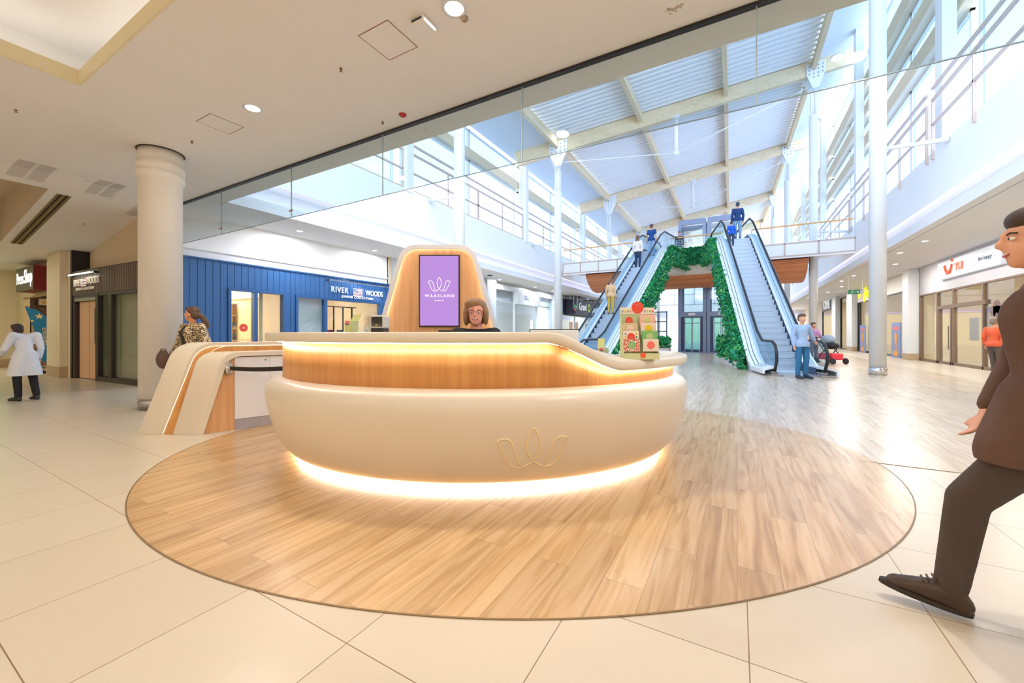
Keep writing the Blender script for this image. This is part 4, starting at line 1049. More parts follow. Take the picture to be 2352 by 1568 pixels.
lamp('shop_lamp', 'AREA', (-20.0, 5.4, 3.3), 60, (1, .85, .6), 1.4)
b = MB(); b.box(-23, -16.4, 3.85, 6.8, 3.32, 3.36); S(b.done('ceiling_press', mat('press_ceiling', '#e6d3a8', .7)))
sg = root('shop_sign', 'dark red and brown box sign of the newsagent on the far left', 'sign', (-19.3, 3.6, 2.9))
b = MB(); b.box(-1.0, 1.0, -.28, .08, -.36, .36); b.done('box', mat('sign_maroon', '#6e1418', .5), sg)
b = MB(); b.box(-1.0, .98, -.29, -.28, -.36, .36); b.done('face', mat('sign_brown_face', '#5a4a30', .5), sg)
text('Press', .52, mat('sign_lit', '#ffffff', .5, emit=1.2, ecol='#fff8e8'), sg, (-.45, -.30, .02), FACE_MY, .01, sx=.75); text('Shop', .6, MATS['sign_lit'], sg, (.48, -.30, .04), FACE_MY, .01, sx=.75)
fl = root('feather_flag', 'blue feather banner with yellow star and lettering by the newsagent', 'banner', (-18.35, 3.5, 0), 1.25)
b = MB(); pts = [(-.34, 2.0), (-.28, 1.98), (-.12, 1.92), (.1, 1.7), (.16, 1.2), (.14, .35), (-.04, .35), (-.08, .9), (-.18, 1.4)]
A = b.v(*[(x, -.01, z) for x, z in pts]); B2 = b.v(*[(x, .01, z) for x, z in pts])
for i in range(len(A)): b.f([A[i], A[(i + 1) % len(A)], B2[(i + 1) % len(A)], B2[i]])
b.f(A); b.f(B2[::-1]); b.done('cloth', mat('flag_blue', '#1c7fb6', .7), fl)
b = MB(); b.tube([(.17, 0, .1), (.18, 0, 1.2), (.13, 0, 1.7), (-.1, 0, 1.95), (-.34, 0, 2.02)], .012, 6); b.done('pole', m_dark, fl)
b = MB(); b.lathe([(.22, 0), (.22, .05), (.03, .1)], n=16); b.done('foot', m_black, fl)
def star(b, cx, cz, r, y):
    vs = [(cx + r * (1 if i % 2 == 0 else .42) * math.sin(i * PI / 5), y, cz + r * (1 if i % 2 == 0 else .42) * math.cos(i * PI / 5)) for i in range(10)]
    c = b.v((cx, y, cz))[0]; V = b.v(*vs)
    for i in range(10): b.f([c, V[i], V[(i + 1) % 10]])
b = MB(); star(b, -.06, 1.72, .1, -.016); star(b, -.2, 1.58, .05, -.016); b.done('star', mat('flag_yellow', '#f0d98a', .6), fl)
t = text('enoillim', .17, MATS['flag_yellow'], fl, (.06, -.016, 1.12), FACE_MY @ Matrix.Rotation(-PI / 2 + .06, 4, 'Z'), .004)
ct = root('newsagent_counter', 'brown slatted counter with leaning magazines in the newsagent', 'counter', (-20.6, 4.55, 0), 1.15)
b = MB(); b.box(-.9, .7, 0, .5, .1, .85); b.done('body', mat('counter_brown', '#7a5a3e', .5), ct)
for z in (.25, .42, .58, .74): b = MB(); b.box(-.92, .72, -.02, 0, z, z + .03); b.done('slat', mat('slat_tan', '#c9a57c', .5), ct)
for i, (x, c, s) in enumerate(((-.5, '#f1dfae', 'cream'), (0, '#e6e8ee', 'white'), (.4, '#e3c24e', 'yellow'))):
    b = MB(); b.box(-.16, .16, 0, .02, 0, .3); o = b.done('magazine', mat('mag_' + s, c, .6)); o.location = Matrix.Translation((-20.6, 4.55, .86)) @ Matrix.Rotation(1.15, 4, 'Z') @ Vector((x, .12, 0)); o.rotation_euler = (-.35, 0, 1.15); tag(o, s + ' magazine leaning on the newsagent counter', 'magazine', 'magazines on the counter')
for i, (x, c, s) in enumerate(((4.06, '#1a1a1c', 'black'), (4.22, '#d8c08c', 'cream'))):
    b = MB(); b.box(0, .03, -.07, .07, 0, .6); o = b.done('wall_poster', mat('post_' + s, c, .6)); o.location = (-23.2, x, 1.2); tag(o, s + ' poster on the brown wall inside the newsagent', 'poster')
sp = root('speaker_box', 'small cream box on the brown wall above the blue banner', 'box', (-23.1, 4.5, 2.4), PI / 2); b = MB(); b.box(-.2, .2, -.1, .1, -.12, .12); b.done('case', m_pil, sp, .02); b = MB(); b.box(-.12, .12, -.11, -.1, -.06, .06); b.done('front', mat('label_yellow', '#d8b04a', .5), sp)
gn = root('green_neon_sign', 'glowing green sign at the far left edge above the corridor', 'sign', (-25.0, 3.3, 2.6)); b = MB(); b.box(-.6, .6, 0, .12, -.7, .7); b.done('case', m_black, gn)
b = MB(); b.box(-.5, .5, -.02, 0, -.15, .15); b.box(-.15, .15, -.02, 0, -.5, .5); b.done('cross', mat_emit('green_neon', (.05, 1.0, .25), 12), gn); lamp('neon_spill', 'AREA', (0, -.1, 0), 40, (.1, 1, .3), 1.0, rot=(-PI / 2, 0, 0), parent=gn)
b = MB(); b.box(-30, -23.9, 3.7, 3.9, 0, 3.46); S(b.done('wall_far_left', mat('press_front', '#cdbb94', .6)))

# further shops along the left wall
m_lw = mat('cool_shop_white', '#dfe6ee', .5)
pillar('pillar_3', -12.0, -11.45, 17.6, 18.5, 4.15, m_lw); pillar('pillar_4', -12.0, -11.45, 26.6, 28.0, 4.15, m_lw)
b = MB(); b.box(-12.0, -11.7, 11.0, 11.6, 0, 4.15); S(b.done('wall_left_end', m_lw))
def shopfront(name, label, x, y0, y1, ztop, zb, band, frame, sgn, mull=(), door=None):
    """glazed shop front in a plane of constant x; sgn +1 looks towards +X"""
    o = root(name, label, 'shopfront', (x, (y0 + y1) / 2, 0)); h = (y1 - y0) / 2
    b = MB(); xs = sorted((0, -.12 * sgn)); b.box(xs[0], xs[1], -h, h, zb, ztop); b.done('sign_band', band, o)
    b = MB()
    for y in (-h, h - .08) + tuple(m - (y0 + y1) / 2 for m in mull): b.box(xs[0], xs[1], y, y + .08, 0, zb)
    b.box(xs[0], xs[1], -h, h, 0, .1); b.box(xs[0] + .001, xs[1] - .001, -h, h, zb - .06, zb); f = b.done('frame', frame, o)
    b = MB(); b.box(-.05 * sgn - .004, -.05 * sgn + .004, -h, h, .1, zb); b.done('pane', m_glass, f)
    return o
shopfront('white_shopfront', 'pale glazed shopfront beside the white pillar under the left gallery', -11.6, 18.5, 26.6, 3.95, 3.75, m_lw, m_steelw, 1, (20.8, 23.9))
shopfront('white_shopfront', 'pale glazed shopfront between the oak tower and the white pillar', -11.6, 11.6, 17.6, 3.95, 3.75, m_lw, m_steelw, 1, (14.4,))
b = MB(); b.box(-15.5, -15.4, 11, 60, 0, 4.2); S(b.done('wall_left_interior', mat('cool_interior', '#d4dde6', .6)))
b = MB(); b.box(-15.4, -11.8, 11.1, 60, 3.98, 4.05); S(b.done('ceiling_left_interior', m_white))
for y in (14.5, 22.5, 33, 42): lamp('shop_lamp', 'AREA', (-13.5, y, 3.9), SHOP_W, (.95, .98, 1), 2.2)
sg = root('shop_sign', 'white box sign with grey capitals over the pale shop door', 'sign', (-11.5, 22.4, 3.43)); b = MB(); b.box(-.09, .1, -1.55, 1.55, -.45, .42); b.done('box', m_lw, sg); text('TERRE BLEUE', .4, mat('sign_grey', '#9aa3b4', .5), sg, (.11, 0, -.02), FACE_PX, .01, sx=.62)
go = root('shop_sign', 'dark navy box sign with white and lime lettering under the left gallery', 'sign', (-11.0, 31.2, 3.27)); b = MB(); b.box(-.58, .2, -2.2, 4.2, -.55, .58); b.done('box', mat('sign_navy', '#2b2f45', .5), go); b = MB(); b.box(-.4, -.3, -2.0, -1.9, .58, .879); b.box(-.4, -.3, 3.9, 4.0, .58, .879); b.done('hanger', m_steelw, go)
text('Grand', .85, m_sign, go, (.21, -.55, .05), FACE_PX, .02, sx=.8); text('O', .95, mat('sign_lime', '#b9d332', .5, emit=.3), go, (.21, .95, 0), FACE_PX, .03, sx=.8, bold=.015); text('ptical', .85, m_sign, go, (.21, 2.5, 0), FACE_PX, .02, sx=.8)
ex = root('exit_sign', 'green running man exit sign in front of the navy shop sign', 'sign', (-10.5, 28.2, 3.2)); b = MB(); b.box(-.03, .03, -.45, .45, -.16, .16); b.done('panel', mat('exit_green', '#136b47', .5, emit=.4, ecol='#136b47'), ex); b = MB(); b.box(-.01, .01, -.4, -.38, .16, .949); b.box(-.01, .01, .38, .4, .16, .949); b.done('hanger', m_steelw, ex)
b = MB(); b.sph((.032, .2, .07), (.008, .03, .03), 8, 6); b.bar((.034, .2, .04), (.034, .14, -.06), .01, .05); b.bar((.034, .14, -.06), (.034, .22, -.12), .01, .03); b.bar((.034, -.2, 0), (.034, .02, 0), .01, .035); b.done('pictogram', m_white, ex)
al = root('alarm_box', 'small red alarm call point at the end of the navy sign', 'alarm', (-10.8, 28.9, 3.05)); b = MB(); b.box(-.05, .05, -.1, .1, -.12, .12); b.done('case', mat('alarm_red', '#d8264a', .5), al, .01); b = MB(); b.box(.05, .055, -.04, .04, -.03, .03); b.done('button', m_white, al)
shopfront('optician_shopfront', 'shopfront with warm display under the navy sign', -11.6, 28.0, 38, 3.9, 2.65, mat('sign_navy', '#2b2f45'), m_steelw, 1, (31, 34.5))
for i, (y, z) in enumerate(((30.3, 1.7), (31.6, 1.7), (34.2, 1.6))):
    b = MB(); b.box(-.02, .02, -.35, .35, -.45, .45); o = b.done('window_poster', mat('poster_orange', '#ee8a52', .6)); o.location = (-11.685, y, z); tag(o, 'orange poster, %s in the optician window' % ORD[i], 'poster', 'orange posters in the optician window')
b = MB(); b.box(-11.7, -11.6, 38, 60, 0, 4.15); S(b.done('wall_left_far', mat('far_wall_warm', '#ead9c6', .6)))

# ================================================================ RIGHT SHOPS
RX7 = 7.1
m_greyband = mat('grey_sign_band', '#cfcdd2', .5); m_tframe = mat('shop_frame_brown', '#7d6553', .5)
b = MB(); b.box(10.5, 10.6, 4.62, 60, 0, 4.2); S(b.done('wall_right_interior', mat('warm_interior', '#ecd6b4', .6)))
b = MB(); b.box(7.2, 10.5, 4.62, 60, 4.16, 4.2); S(b.done('ceiling_right_interior', m_white))
for y in (12, 19.5, 30, 44): lamp('shop_lamp', 'AREA', (8.8, y, 4.0), SHOP_W, (1, .88, .68), 1.8)
for y in (24.65, 35.2, 48, 56): b = MB(); b.box(7.15, 10.5, y, y + .1, 0, 4.15); S(b.done('wall_partition', mat('warm_interior', '#ecd6b4', .6)))
tui = shopfront('travel_shopfront', 'wide glazed shopfront below the white sign with orange smile', RX7, 12.0, 24.5, 4.149, 2.92, m_greyband, m_tframe, -1, (13.5, 19.2, 21.3, 22.7))
b = MB(); b.box(-.01, .13, -2.95 + 22.0 - 18.25, 22.7 - 18.25, 2.18, 2.32); b.done('transom', m_tframe, tui)
b = MB(); b.box(0.0, .12, 21.45 - 18.25, 21.58 - 18.25, 0, 2.2); b.box(0.0, .12, 22.55 - 18.25, 22.68 - 18.25, 0, 2.2); b.done('door_frame', m_tframe, tui)
b = MB(); b.box(-.03, .0, 21.65 - 18.25, 21.68 - 18.25, .6, 1.5); b.done('door_handle', m_steel, tui)
sg = root('shop_sign', 'long white box sign with orange smile on the right shopfront', 'sign', (RX7, 20.0, 3.68)); b = MB(); b.box(-.14, 0, -2.2, 2.2, -.36, .3); b.done('box', mat('lightbox_white', '#e4ecf6', .4, emit=.25, ecol='#e4ecf6'), sg)
m_or = mat('logo_orange', '#f0653a', .5, emit=.25, ecol='#f0653a')
b = MB(); b.tube([(-.15, 1.62, .08), (-.15, 1.52, .12), (-.15, 1.48, -.02), (-.15, 1.34, -.18), (-.15, 1.12, -.17), (-.15, .98, .0), (-.15, .96, .12)], [.03, .035, .05, .06, .06, .045, .03], 8); b.sph((-.15, .93, .25), .05, 10, 6); b.done('smile', m_or, sg)
text('TUI', .38, m_or, sg, (-.15, .42, -.05), FACE_MX, .01, sx=1.05, bold=.014); text('live happy', .2, mat('script_grey', '#8c95a8', .5), sg, (-.15, -1.3, -.02), FACE_MX, .01)
for i, (y, w, h, z, c, lab) in enumerate(((19.05, .40, 1.22, 1.45, '#9c7f80', 'tall framed poster with script in the travel shop window'), (19.95, .30, .78, 1.35, '#8e8090', 'smaller grey poster beside the tall one in the travel window'))):
    p = root('window_poster', lab, 'poster', (7.18, y, z)); b = MB(); b.box(-.01, .01, -w, w, -h / 2, h / 2); b.done('sheet', mat('poster_%d' % i, c, .6), p); b = MB(); f = .03
    b.box(-.02, .0, -w - f, -w, -h / 2, h / 2 + f); b.box(-.02, .0, w, w + f, -h / 2, h / 2 + f); b.box(-.02, .0, -w - f, w + f, h / 2, h / 2 + f); b.done('frame', mat('poster_frame', '#cbb592', .5), p)
    if i == 0:
        for zz in (.25, -.05, -.38): text('Vrij om', .3, mat('poster_ink', '#cfb2b4', .6), p, (-.012, 0, zz), FACE_MX, .002, sx=.7)
cs = root('window_sticker', 'dark cloud shaped sticker on the travel shop glass', 'sticker', (7.0, 18.15, 2.0)); b = MB()
for y, z, r in ((0, .05, .2), (-.2, -.1, .17), (.2, -.1, .17), (0, -.12, .2)): b.cone((0, y, z), (.01, y, z), r, r, 20)
b.done('cloud', mat('sticker_brown', '#7e6462', .6), cs)
b = MB(); n = 22
for i in range(n): b.box(10.2, 10.3, 12, 18.2, .3 + i * .12, .37 + i * .12)
S(b.done('wall_slatted', mat('blind_cream', '#f1e2c4', .6)))
ds = root('travel_desk', 'light wooden consulting desk inside the travel shop', 'desk', (8.6, 20.6, 0)); b = MB(); b.box(-.4, .4, -.9, .9, .7, .75); b.done('top', MATS['shelf_ash'], ds); b = MB(); b.box(-.35, .35, -.85, -.8, 0, .7); b.box(-.35, .35, .8, .85, 0, .7); b.done('leg_panel', MATS['shelf_ash'], ds)
pillar('pillar_5', 6.74, 7.1, 24.55, 25.3, 4.149, m_steelw); pillar('pillar_6', 6.8, 7.1, 35.1, 36.6, 4.149, m_steelw); pillar('pillar_7', 6.8, 7.1, 40.3, 41.8, 4.149, m_steelw)
shopfront('kids_shopfront', 'glazed shopfront with yellow lettering behind the front right column', RX7, 25.3, 35.1, 4.14, 3.3, mat('kids_band', '#e6e2dc', .5), m_dark, -1, (29.5, 34.6))
sg = root('shop_sign', 'bright yellow lettering on the pale band behind the front right column', 'sign', (RX7 - .1, 31.6, 3.72)); m_ye = mat('letter_yellow', '#f2e21c', .5, emit=.7, ecol='#f2e21c')
text('jbc k', 1.0, m_ye, sg, (-.03, -.2, 0), FACE_MX, .05, sx=1.6, bold=.01); b = MB(); b.M = Matrix.Identity(4); star_pts = []
for i in range(6): a = i * PI / 3; b.bar((-.03, 2.45, 0), (-.03, 2.45 + .22 * math.cos(a), .22 * math.sin(a)), .07, .05)
b.done('asterisk', m_ye, sg)
for i, (y, lab) in enumerate(((33.0, 'blue panel with orange cartoon shape, left of the front right column'), (26.9, 'blue panel with orange figure, right of the front right column'))):
    p = root('display_board', lab, 'board', (6.95, y, 0)); p.scale = (1, .75, 1); b = MB(); b.box(-.02, .02, -.85, .85, 0, 1.75); b.done('board', mat('panel_blue', '#7f93c0', .6), p)
    b = MB(); b.box(-.03, -.02, -.55, .55, 1.38, 1.55); b.done('heading', mat('panel_pink', '#e57668', .6), p)
    b = MB(); b.sph((-.025, 0, 1.0), (.01, .26, .3), 16, 8); b.sph((-.025, 0, .2), (.01, .5, .15), 16, 8); b.box(-.03, -.02, -.18, -.12, .25, .85); b.box(-.03, -.02, .12, .18, .25, .85); b.done('figure', mat('panel_orange', '#f0a53a', .6), p)
shopfront('plain_shopfront', 'narrow glazed shopfront between two white pillars on the right', RX7, 36.6, 40.3, 4.14, 4.0, m_greyband, m_dark, -1)
shopfront('fashion_shopfront', 'bright shopfront with dark grey sign band further down the right side', RX7, 41.8, 48, 4.14, 3.35, mat('band_slate', '#5b6178', .5), m_dark, -1)
sg = root('shop_sign', 'pale capitals on the dark grey band at the right', 'sign', (RX7 - .1, 44.8, 3.75)); text('FORME', 1.1, m_sign, sg, (-.03, .4, 0), FACE_MX, .03, sx=.9)
b = MB(); b.box(7.1, 7.2, 48, 60, 0, 4.149); S(b.done('wall_right_far', mat('far_wall_warm', '#ead9c6', .6)))
b = MB(); b.box(7.1, 7.2, 4.62, 12, 0, 4.149); S(b.done('wall_right_near', m_white))
ex = root('exit_sign', 'green running man exit sign hanging under the right gallery', 'sign', (5.1, 25.6, 3.27), 0); ex.scale = (.52, .52, .52)
EXM = FACE_MY
b = MB(); b.box(-.55, .35, -.03, .03, -.2, .2); b.done('panel', mat('exit_green', '#136b47'), ex); b = MB(); b.box(.35, .62, -.03, .03, -.2, .2); b.done('end_panel', mat('exit_grey', '#c3ccd2', .5), ex)
b = MB(); b.sph((-.2, -.032, .11), (.035, .01, .035), 10, 6); b.bar((-.22, -.034, .08), (-.27, -.034, -.03), .06, .01); b.bar((-.27, -.034, -.03), (-.2, -.034, -.1), .035, .01); b.bar((-.27, -.034, -.03), (-.37, -.034, -.12), .035, .01); b.bar((-.22, -.034, .06), (-.12, -.034, .0), .03, .01); b.bar((-.23, -.034, .06), (-.33, -.034, .02), .03, .01); b.bar((-.05, -.034, 0), (.12, -.034, 0), .04, .01); b.box(.14, .24, -.036, -.03, -.05, .05); b.done('pictogram', m_sign, ex)
b = MB(); b.box(-.5, -.48, -.01, .01, .2, 1.69); b.box(.5, .52, -.01, .01, .2, 1.69); b.done('hanger', m_steelw, ex)
# ================================================================ ESCALATORS, BRIDGE, LIFTS, GREENERY
ZF = 5.6
m_esc = mat('escalator_white', '#e6ebf2', .35); m_step = mat('escalator_step', '#bccbdd', .45, .3, bump=.2, bscale=90); m_hand = mat('handrail_rubber', '#22262e', .35)
m_eglass = mat_glass('escalator_glass', '#cfe6f2', .08); m_line = mat('escalator_line', '#3a5068', .5); m_skirt = mat('escalator_skirt', '#26405f', .4)
GREEN = [mat('leaf_deep', '#12854f', .6), mat('leaf_mid', '#1fa35a', .6), mat('leaf_light', '#6cc26a', .6), mat('leaf_dark', '#0d6147', .7), mat('leaf_teal', '#2aa07e', .6)]
def leaves(name, par, pts_n, sampler, size=(.06, .13), seed=1, mats=None):
    """a cloud of small folded leaves; sampler gives a spot and the way the leaf looks"""
    rnd = random.Random(seed); b = MB()
    for i in range(pts_n):
        p, nrm = sampler(rnd); p = Vector(p); nrm = Vector(nrm).normalized()
        d = (nrm + Vector((rnd.uniform(-.9, .9), rnd.uniform(-.9, .9), rnd.uniform(-.9, .6)))).normalized()
        s = d.cross(Vector((rnd.uniform(-1, 1), rnd.uniform(-1, 1), rnd.uniform(-.3, 1)))).normalized(); u = s.cross(d).normalized()
        L = rnd.uniform(*size); w = L * .3; b.mi = rnd.choices(range(5), (3, 4, 2, 2, 2))[0]
        q = b.v(p, p + s * w + u * L * .45 + d * .01, p + u * L + d * .02, p - s * w + u * L * .45 + d * .01); b.f(q)
    return b.done(name, mats or GREEN, par, fix=False)
def escalator(name, label, base, top, green_side):
    bx, by = base; tx, ty = top; L = math.hypot(tx - bx, ty - by); rz = math.atan2(ty - by, tx - bx) - PI / 2
    o = root(name, label, 'escalator', (bx, by, 0), rz)
    ya, yb, yc = 1.35, L - .1, L + 2.75
    def fl(y): return 0 if y < ya else (ZF if y > yb else ZF * (y - ya) / (yb - ya))
    ys = [.25, ya - .25, ya + .35] + [ya + (yb - ya) * i / 8 for i in range(1, 8)] + [yb - .35, yb + .25, yc]
    def off(y, h): return fl(y) + h + (.16 if ya - .6 < y < ya + .1 else 0) * 0
    for s in (-1, 1):
        x = s * .6
        pts = [(x, .12, .06), (x, -.12, .16), (x, -.27, .42), (x, -.27, .66), (x, -.14, .87), (x, .1, .97)] + [(x, y, off(y, .98)) for y in ys[1:-1]] + [(x, yc - .1, ZF + .98), (x, yc + .15, ZF + .85), (x, yc + .25, ZF + .6), (x, yc + .15, ZF + .35), (x, yc - .1, ZF + .26)]
        b = MB(); b.tube(pts, .042, 10); b.done('handrail', m_hand, o)
        b = MB(); lo = [(x, -.18, .3), (x, .1, .24)] + [(x, y, off(y, .24)) for y in ys[1:]]; hi = [(x, -.22, .62), (x, .1, .93)] + [(x, y, off(y, .94)) for y in ys[1:]]
        A = b.v(*lo); B = b.v(*hi)
        for i in range(len(A) - 1): b.f([A[i], A[i + 1], B[i + 1], B[i]])
        b.done('glass_balustrade', m_eglass, o)
        # deck along the glass with two dark lines, outer cladding
        b = MB(); sec = [(.52, .2), (.52, .26), (.66, .26), (.92, .18), (.92, -.25 if s != green_side else .05), (.86, -.25 if s != green_side else .05), (.86, .14), (.66, .2)]
        rows = [b.v(*[(s * a, y, max(0.01, fl(y) + h)) for a, h in sec]) for y in [-.15] + ys]
        for A, B in zip(rows, rows[1:]):
            for j in range(len(sec)): b.f([A[j], A[(j + 1) % len(sec)], B[(j + 1) % len(sec)], B[j]])
        b.f(rows[0]); b.f(rows[-1]); b.done('side_deck', m_esc, o)
        b = MB()
        for a, h in ((.70, .253), (.80, .222)):
            rows = [b.v((s * a, y, fl(y) + h), (s * (a + .018), y, fl(y) + h - .005)) for y in ys]
            for A, B in zip(rows, rows[1:]): b.f([A[0], A[1], B[1], B[0]])
        b.done('deck_line', m_line, o)
        b = MB(); rows = [b.v((s * .515, y, fl(y) - .02), (s * .515, y, fl(y) + .22)) for y in ys]
        for A, B in zip(rows, rows[1:]): b.f([A[0], A[1], B[1], B[0]])
        b.done('skirt', m_skirt, o)
        b = MB(); b.box(x - .17, x + .17, -.34, .12, 0, .05); b.box(x - .08, x + .08, -.1, .2, .05, .12); b.done('newel_base', m_steel, o, .01)
    # steps
    n = int(ZF / .2); first = None
    for i in range(n):
        y = ya + (yb - ya) * i / n; d = (yb - ya) / n
        if first is None:
            b = MB(); b.box(-.5, .5, 0, d * 1.9, -.2, 0); b.box(-.5, .5, -.012, 0, -.03, .004); first = b.done('step', m_step, o); q = first
        else: q = first.copy(); COL.objects.link(q); q.parent = o
        q.location = (0, y, ZF * (i + 1) / n - .02)
    b = MB(); b.box(-.5, .5, .2, ya + .02, .0, .012); b.box(-.5, .5, yb - .05, yc, ZF - .02, ZF - .008); b.done('landing_plate', mat('landing_steel', '#b8c4d2', .4, .4), o)
    b = MB(); rows = [b.v((-.85, y, max(0.005, fl(y) - .25)), (.85, y, max(0.005, fl(y) - .25)), (.85, y, max(.002, fl(y) - 1.0)), (-.85, y, max(.002, fl(y) - 1.0))) for y in [.3] + ys[1:]]
    for A, B in zip(rows, rows[1:]):
        for j in range(4): b.f([A[j], A[(j + 1) % 4], B[(j + 1) % 4], B[j]])
    b.f(rows[0]); b.f(rows[-1]); b.done('truss_casing', m_esc, o)
    # planted cladding
    g = green_side
    gw = root('green_wall', ('lush green wall hung along the inner side of the left escalator', 'lush green wall hung along the inner side of the right escalator')[0 if g > 0 else 1], 'green wall', (bx, by, 0), rz)
    b = MB(); yy = [2.2] + [y for y in ys if y > 2.3]; x0, x1 = sorted((g * .875, g * 1.02))
    rows = [b.v((x0, y, fl(y) + .0), (x1, y, fl(y) + .0), (x1, y, max(.02, fl(y) - (1.05 if y < yb - .6 else .75))), (x0, y, max(.02, fl(y) - (1.05 if y < yb - .6 else .75)))) for y in yy]
    for A, B in zip(rows, rows[1:]):
        for j in range(4): b.f([A[j], A[(j + 1) % 4], B[(j + 1) % 4], B[j]])
    b.f(rows[0]); b.f(rows[-1]); b.done('backing', GREEN[3], gw)
    def samp(r):
        y = r.uniform(1.7, yc); f = fl(y); lo = max(.05, f - (1.1 if y < yb - .6 else .75)); hi = f + .08
        if r.random() < .35: return (g * r.uniform(.88, 1.12), y, hi), (g * .4, -.3, 1)
        if r.random() < .3: return (g * r.uniform(.8, 1.1), y, lo), (g * .5, -.6, -.5)
        return (g * r.uniform(.98, 1.07), y, r.uniform(lo, hi)), (g, -.5, .1)
    leaves('foliage', gw, 9000, samp, (.08, .17), 3 + g)
    return o, rz
ER_B, ER_T = (1.5, 13.85), (-.06, 21.4); EL_B, EL_T = (-5.5, 14.0), (-3.95, 22.2)
er, er_rz = escalator('escalator', 'right escalator with black handrails whose foot is by the front right column', ER_B, ER_T, -1)
el, el_rz = escalator('escalator', 'left escalator rising behind the low end of the desk', EL_B, EL_T, 1)
# bridge
BY0, BY1 = 24.35, 27.1
b = MB(); b.box(-10.3, 4.85, BY0, BY1, 5.3, ZF); S(b.done('floor_bridge', m_fascia))
m_bwood = mat_wood('bridge_slat_wood', '#e39c70', '#c47c54', 'X', .5, .5)
prof = [(24.9, 5.02), (25.05, 4.8), (25.35, 4.55), (25.75, 4.32), (26.2, 4.14), (26.7, 4.06), (27.2, 4.05), (27.7, 4.08)]
b = MB(); fine = []
for (a, c), (d, e) in zip(prof, prof[1:]):
    for k in range(3): fine.append((a + (d - a) * k / 3, c + (e - c) * k / 3))
fine.append(prof[-1])
for (a, c), (d, e) in zip(fine, fine[1:]):
    n = Vector((0, e - c, -(d - a))).normalized(); n = n if n.z < 0 else -n; g = Vector((0, d - a, e - c)) * .06
    p0 = Vector((0, a, c)) + g; p1 = Vector((0, d, e)) - g
    for X0, X1 in ((-8.6, 3.15),):
        v = b.v((X0, *p0.yz), (X1, *p0.yz), (X1, *p1.yz), (X0, *p1.yz)); w = b.v(*[(X, p.y - n.y * .03, p.z - n.z * .03) for X, p in ((X0, p0), (X1, p0), (X1, p1), (X0, p1))])
        for j in range(4): b.f([v[j], v[(j + 1) % 4], w[(j + 1) % 4], w[j]])
        b.f(v); b.f(w[::-1])
bb = root('bridge_soffit', 'reddish slatted wooden belly under the footbridge', 'ceiling panel', (0, 0, 0)); b.done('slat', m_bwood, bb)
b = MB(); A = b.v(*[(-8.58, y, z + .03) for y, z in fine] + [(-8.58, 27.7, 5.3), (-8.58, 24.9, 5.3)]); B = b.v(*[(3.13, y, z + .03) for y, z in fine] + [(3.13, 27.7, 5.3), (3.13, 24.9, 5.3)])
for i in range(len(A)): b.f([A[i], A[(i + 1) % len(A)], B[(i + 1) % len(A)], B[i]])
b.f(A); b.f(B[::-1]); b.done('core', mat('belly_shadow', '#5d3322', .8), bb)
b = MB(); A = b.v((-3.4, 24.35, 5.05), (-3.4, 25.2, 4.62), (-3.4, 25.3, 4.85), (-3.4, 24.45, 5.2)); B = b.v((-.55, 24.35, 5.05), (-.55, 25.2, 4.62), (-.55, 25.3, 4.85), (-.55, 24.45, 5.2))
for i in range(4): b.f([A[i], A[(i + 1) % 4], B[(i + 1) % 4], B[i]])
b.f(A); b.f(B); S(b.done('trim_60', m_fascia))
for nm, x0, x1 in (('trim_61', .7, 4.85), ('trim_62', -9.9, -5.2)):
    b = MB(); b.box(x0, x1, BY0 - .06, BY0, 5.0, 5.8); o = S(b.done(nm, m_fascia)); b = MB()
    n = 3 if x0 > 0 else 4
    for i in range(n + 1): x = x0 + (x1 - x0) * i / n; b.box(x - .035, x + .035, BY0 - .085, BY0 - .06, 5.12, 5.74)
    b.box(x0, x1, BY0 - .085, BY0 - .06, 5.70, 5.77); b.box(x0, x1, BY0 - .085, BY0 - .06, 5.08, 5.14); S(b.done('trim_frame', m_rail, o))
for i, (x0, x1, lab) in enumerate(((-3.3, -.75, 'wire balustrade with wooden handrail on the bridge between the escalators'), (.65, 4.8, 'wire balustrade with wooden handrail on the bridge right of the right escalator'), (-9.9, -5.0, 'wire balustrade with wooden handrail on the bridge left of the left escalator'))):
    o = root('bridge_balustrade', lab, 'railing', ((x0 + x1) / 2, BY0 + .05, ZF), 0, 'balustrades of the bridge'); h = (x1 - x0) / 2
    b = MB(); b.bar((-h, 0, 1.05), (h, 0, 1.05), .07, .06); b.done('handrail', mat('rail_wood', '#d9a05e', .5), o)
    n = max(3, int(h * 2 / 1.2))
    for k in range(n + 1): b = MB(); x = -h + 2 * h * k / n; b.box(x - .02, x + .02, -.02, .02, 0, 1.03); b.done('post', m_steelw, o)
    b = MB()
    for k in range(9): b.bar((-h, 0, .1 + k * .1), (h, 0, .1 + k * .1), .012, .012)
    for k in range(int(h * 2 / .14)): x = -h + k * .14; b.bar((x, 0, .06), (x, 0, .95), .008, .008)
    b.done('wire_mesh', m_steelw, o)
hb = root('green_wall', 'dark green hedge strip on the bridge edge between the escalators', 'green wall', (-2.0, BY0 - .12, 5.5))
b = MB(); b.box(-1.35, 1.3, -.05, .1, -.45, .42); b.done('backing', GREEN[3], hb)
def samp(r):
    if r.random() < .2: return (r.uniform(-1.4, 1.35), r.uniform(-.15, .1), .42), (0, -.3, 1)
    return (r.uniform(-1.4, 1.35), -.08 - r.random() * .06, r.uniform(-.5, .45)), (0, -1, .1)
leaves('foliage', hb, 2600, samp, (.08, .16), 9, [GREEN[0], GREEN[3], GREEN[0], GREEN[3], GREEN[1]])
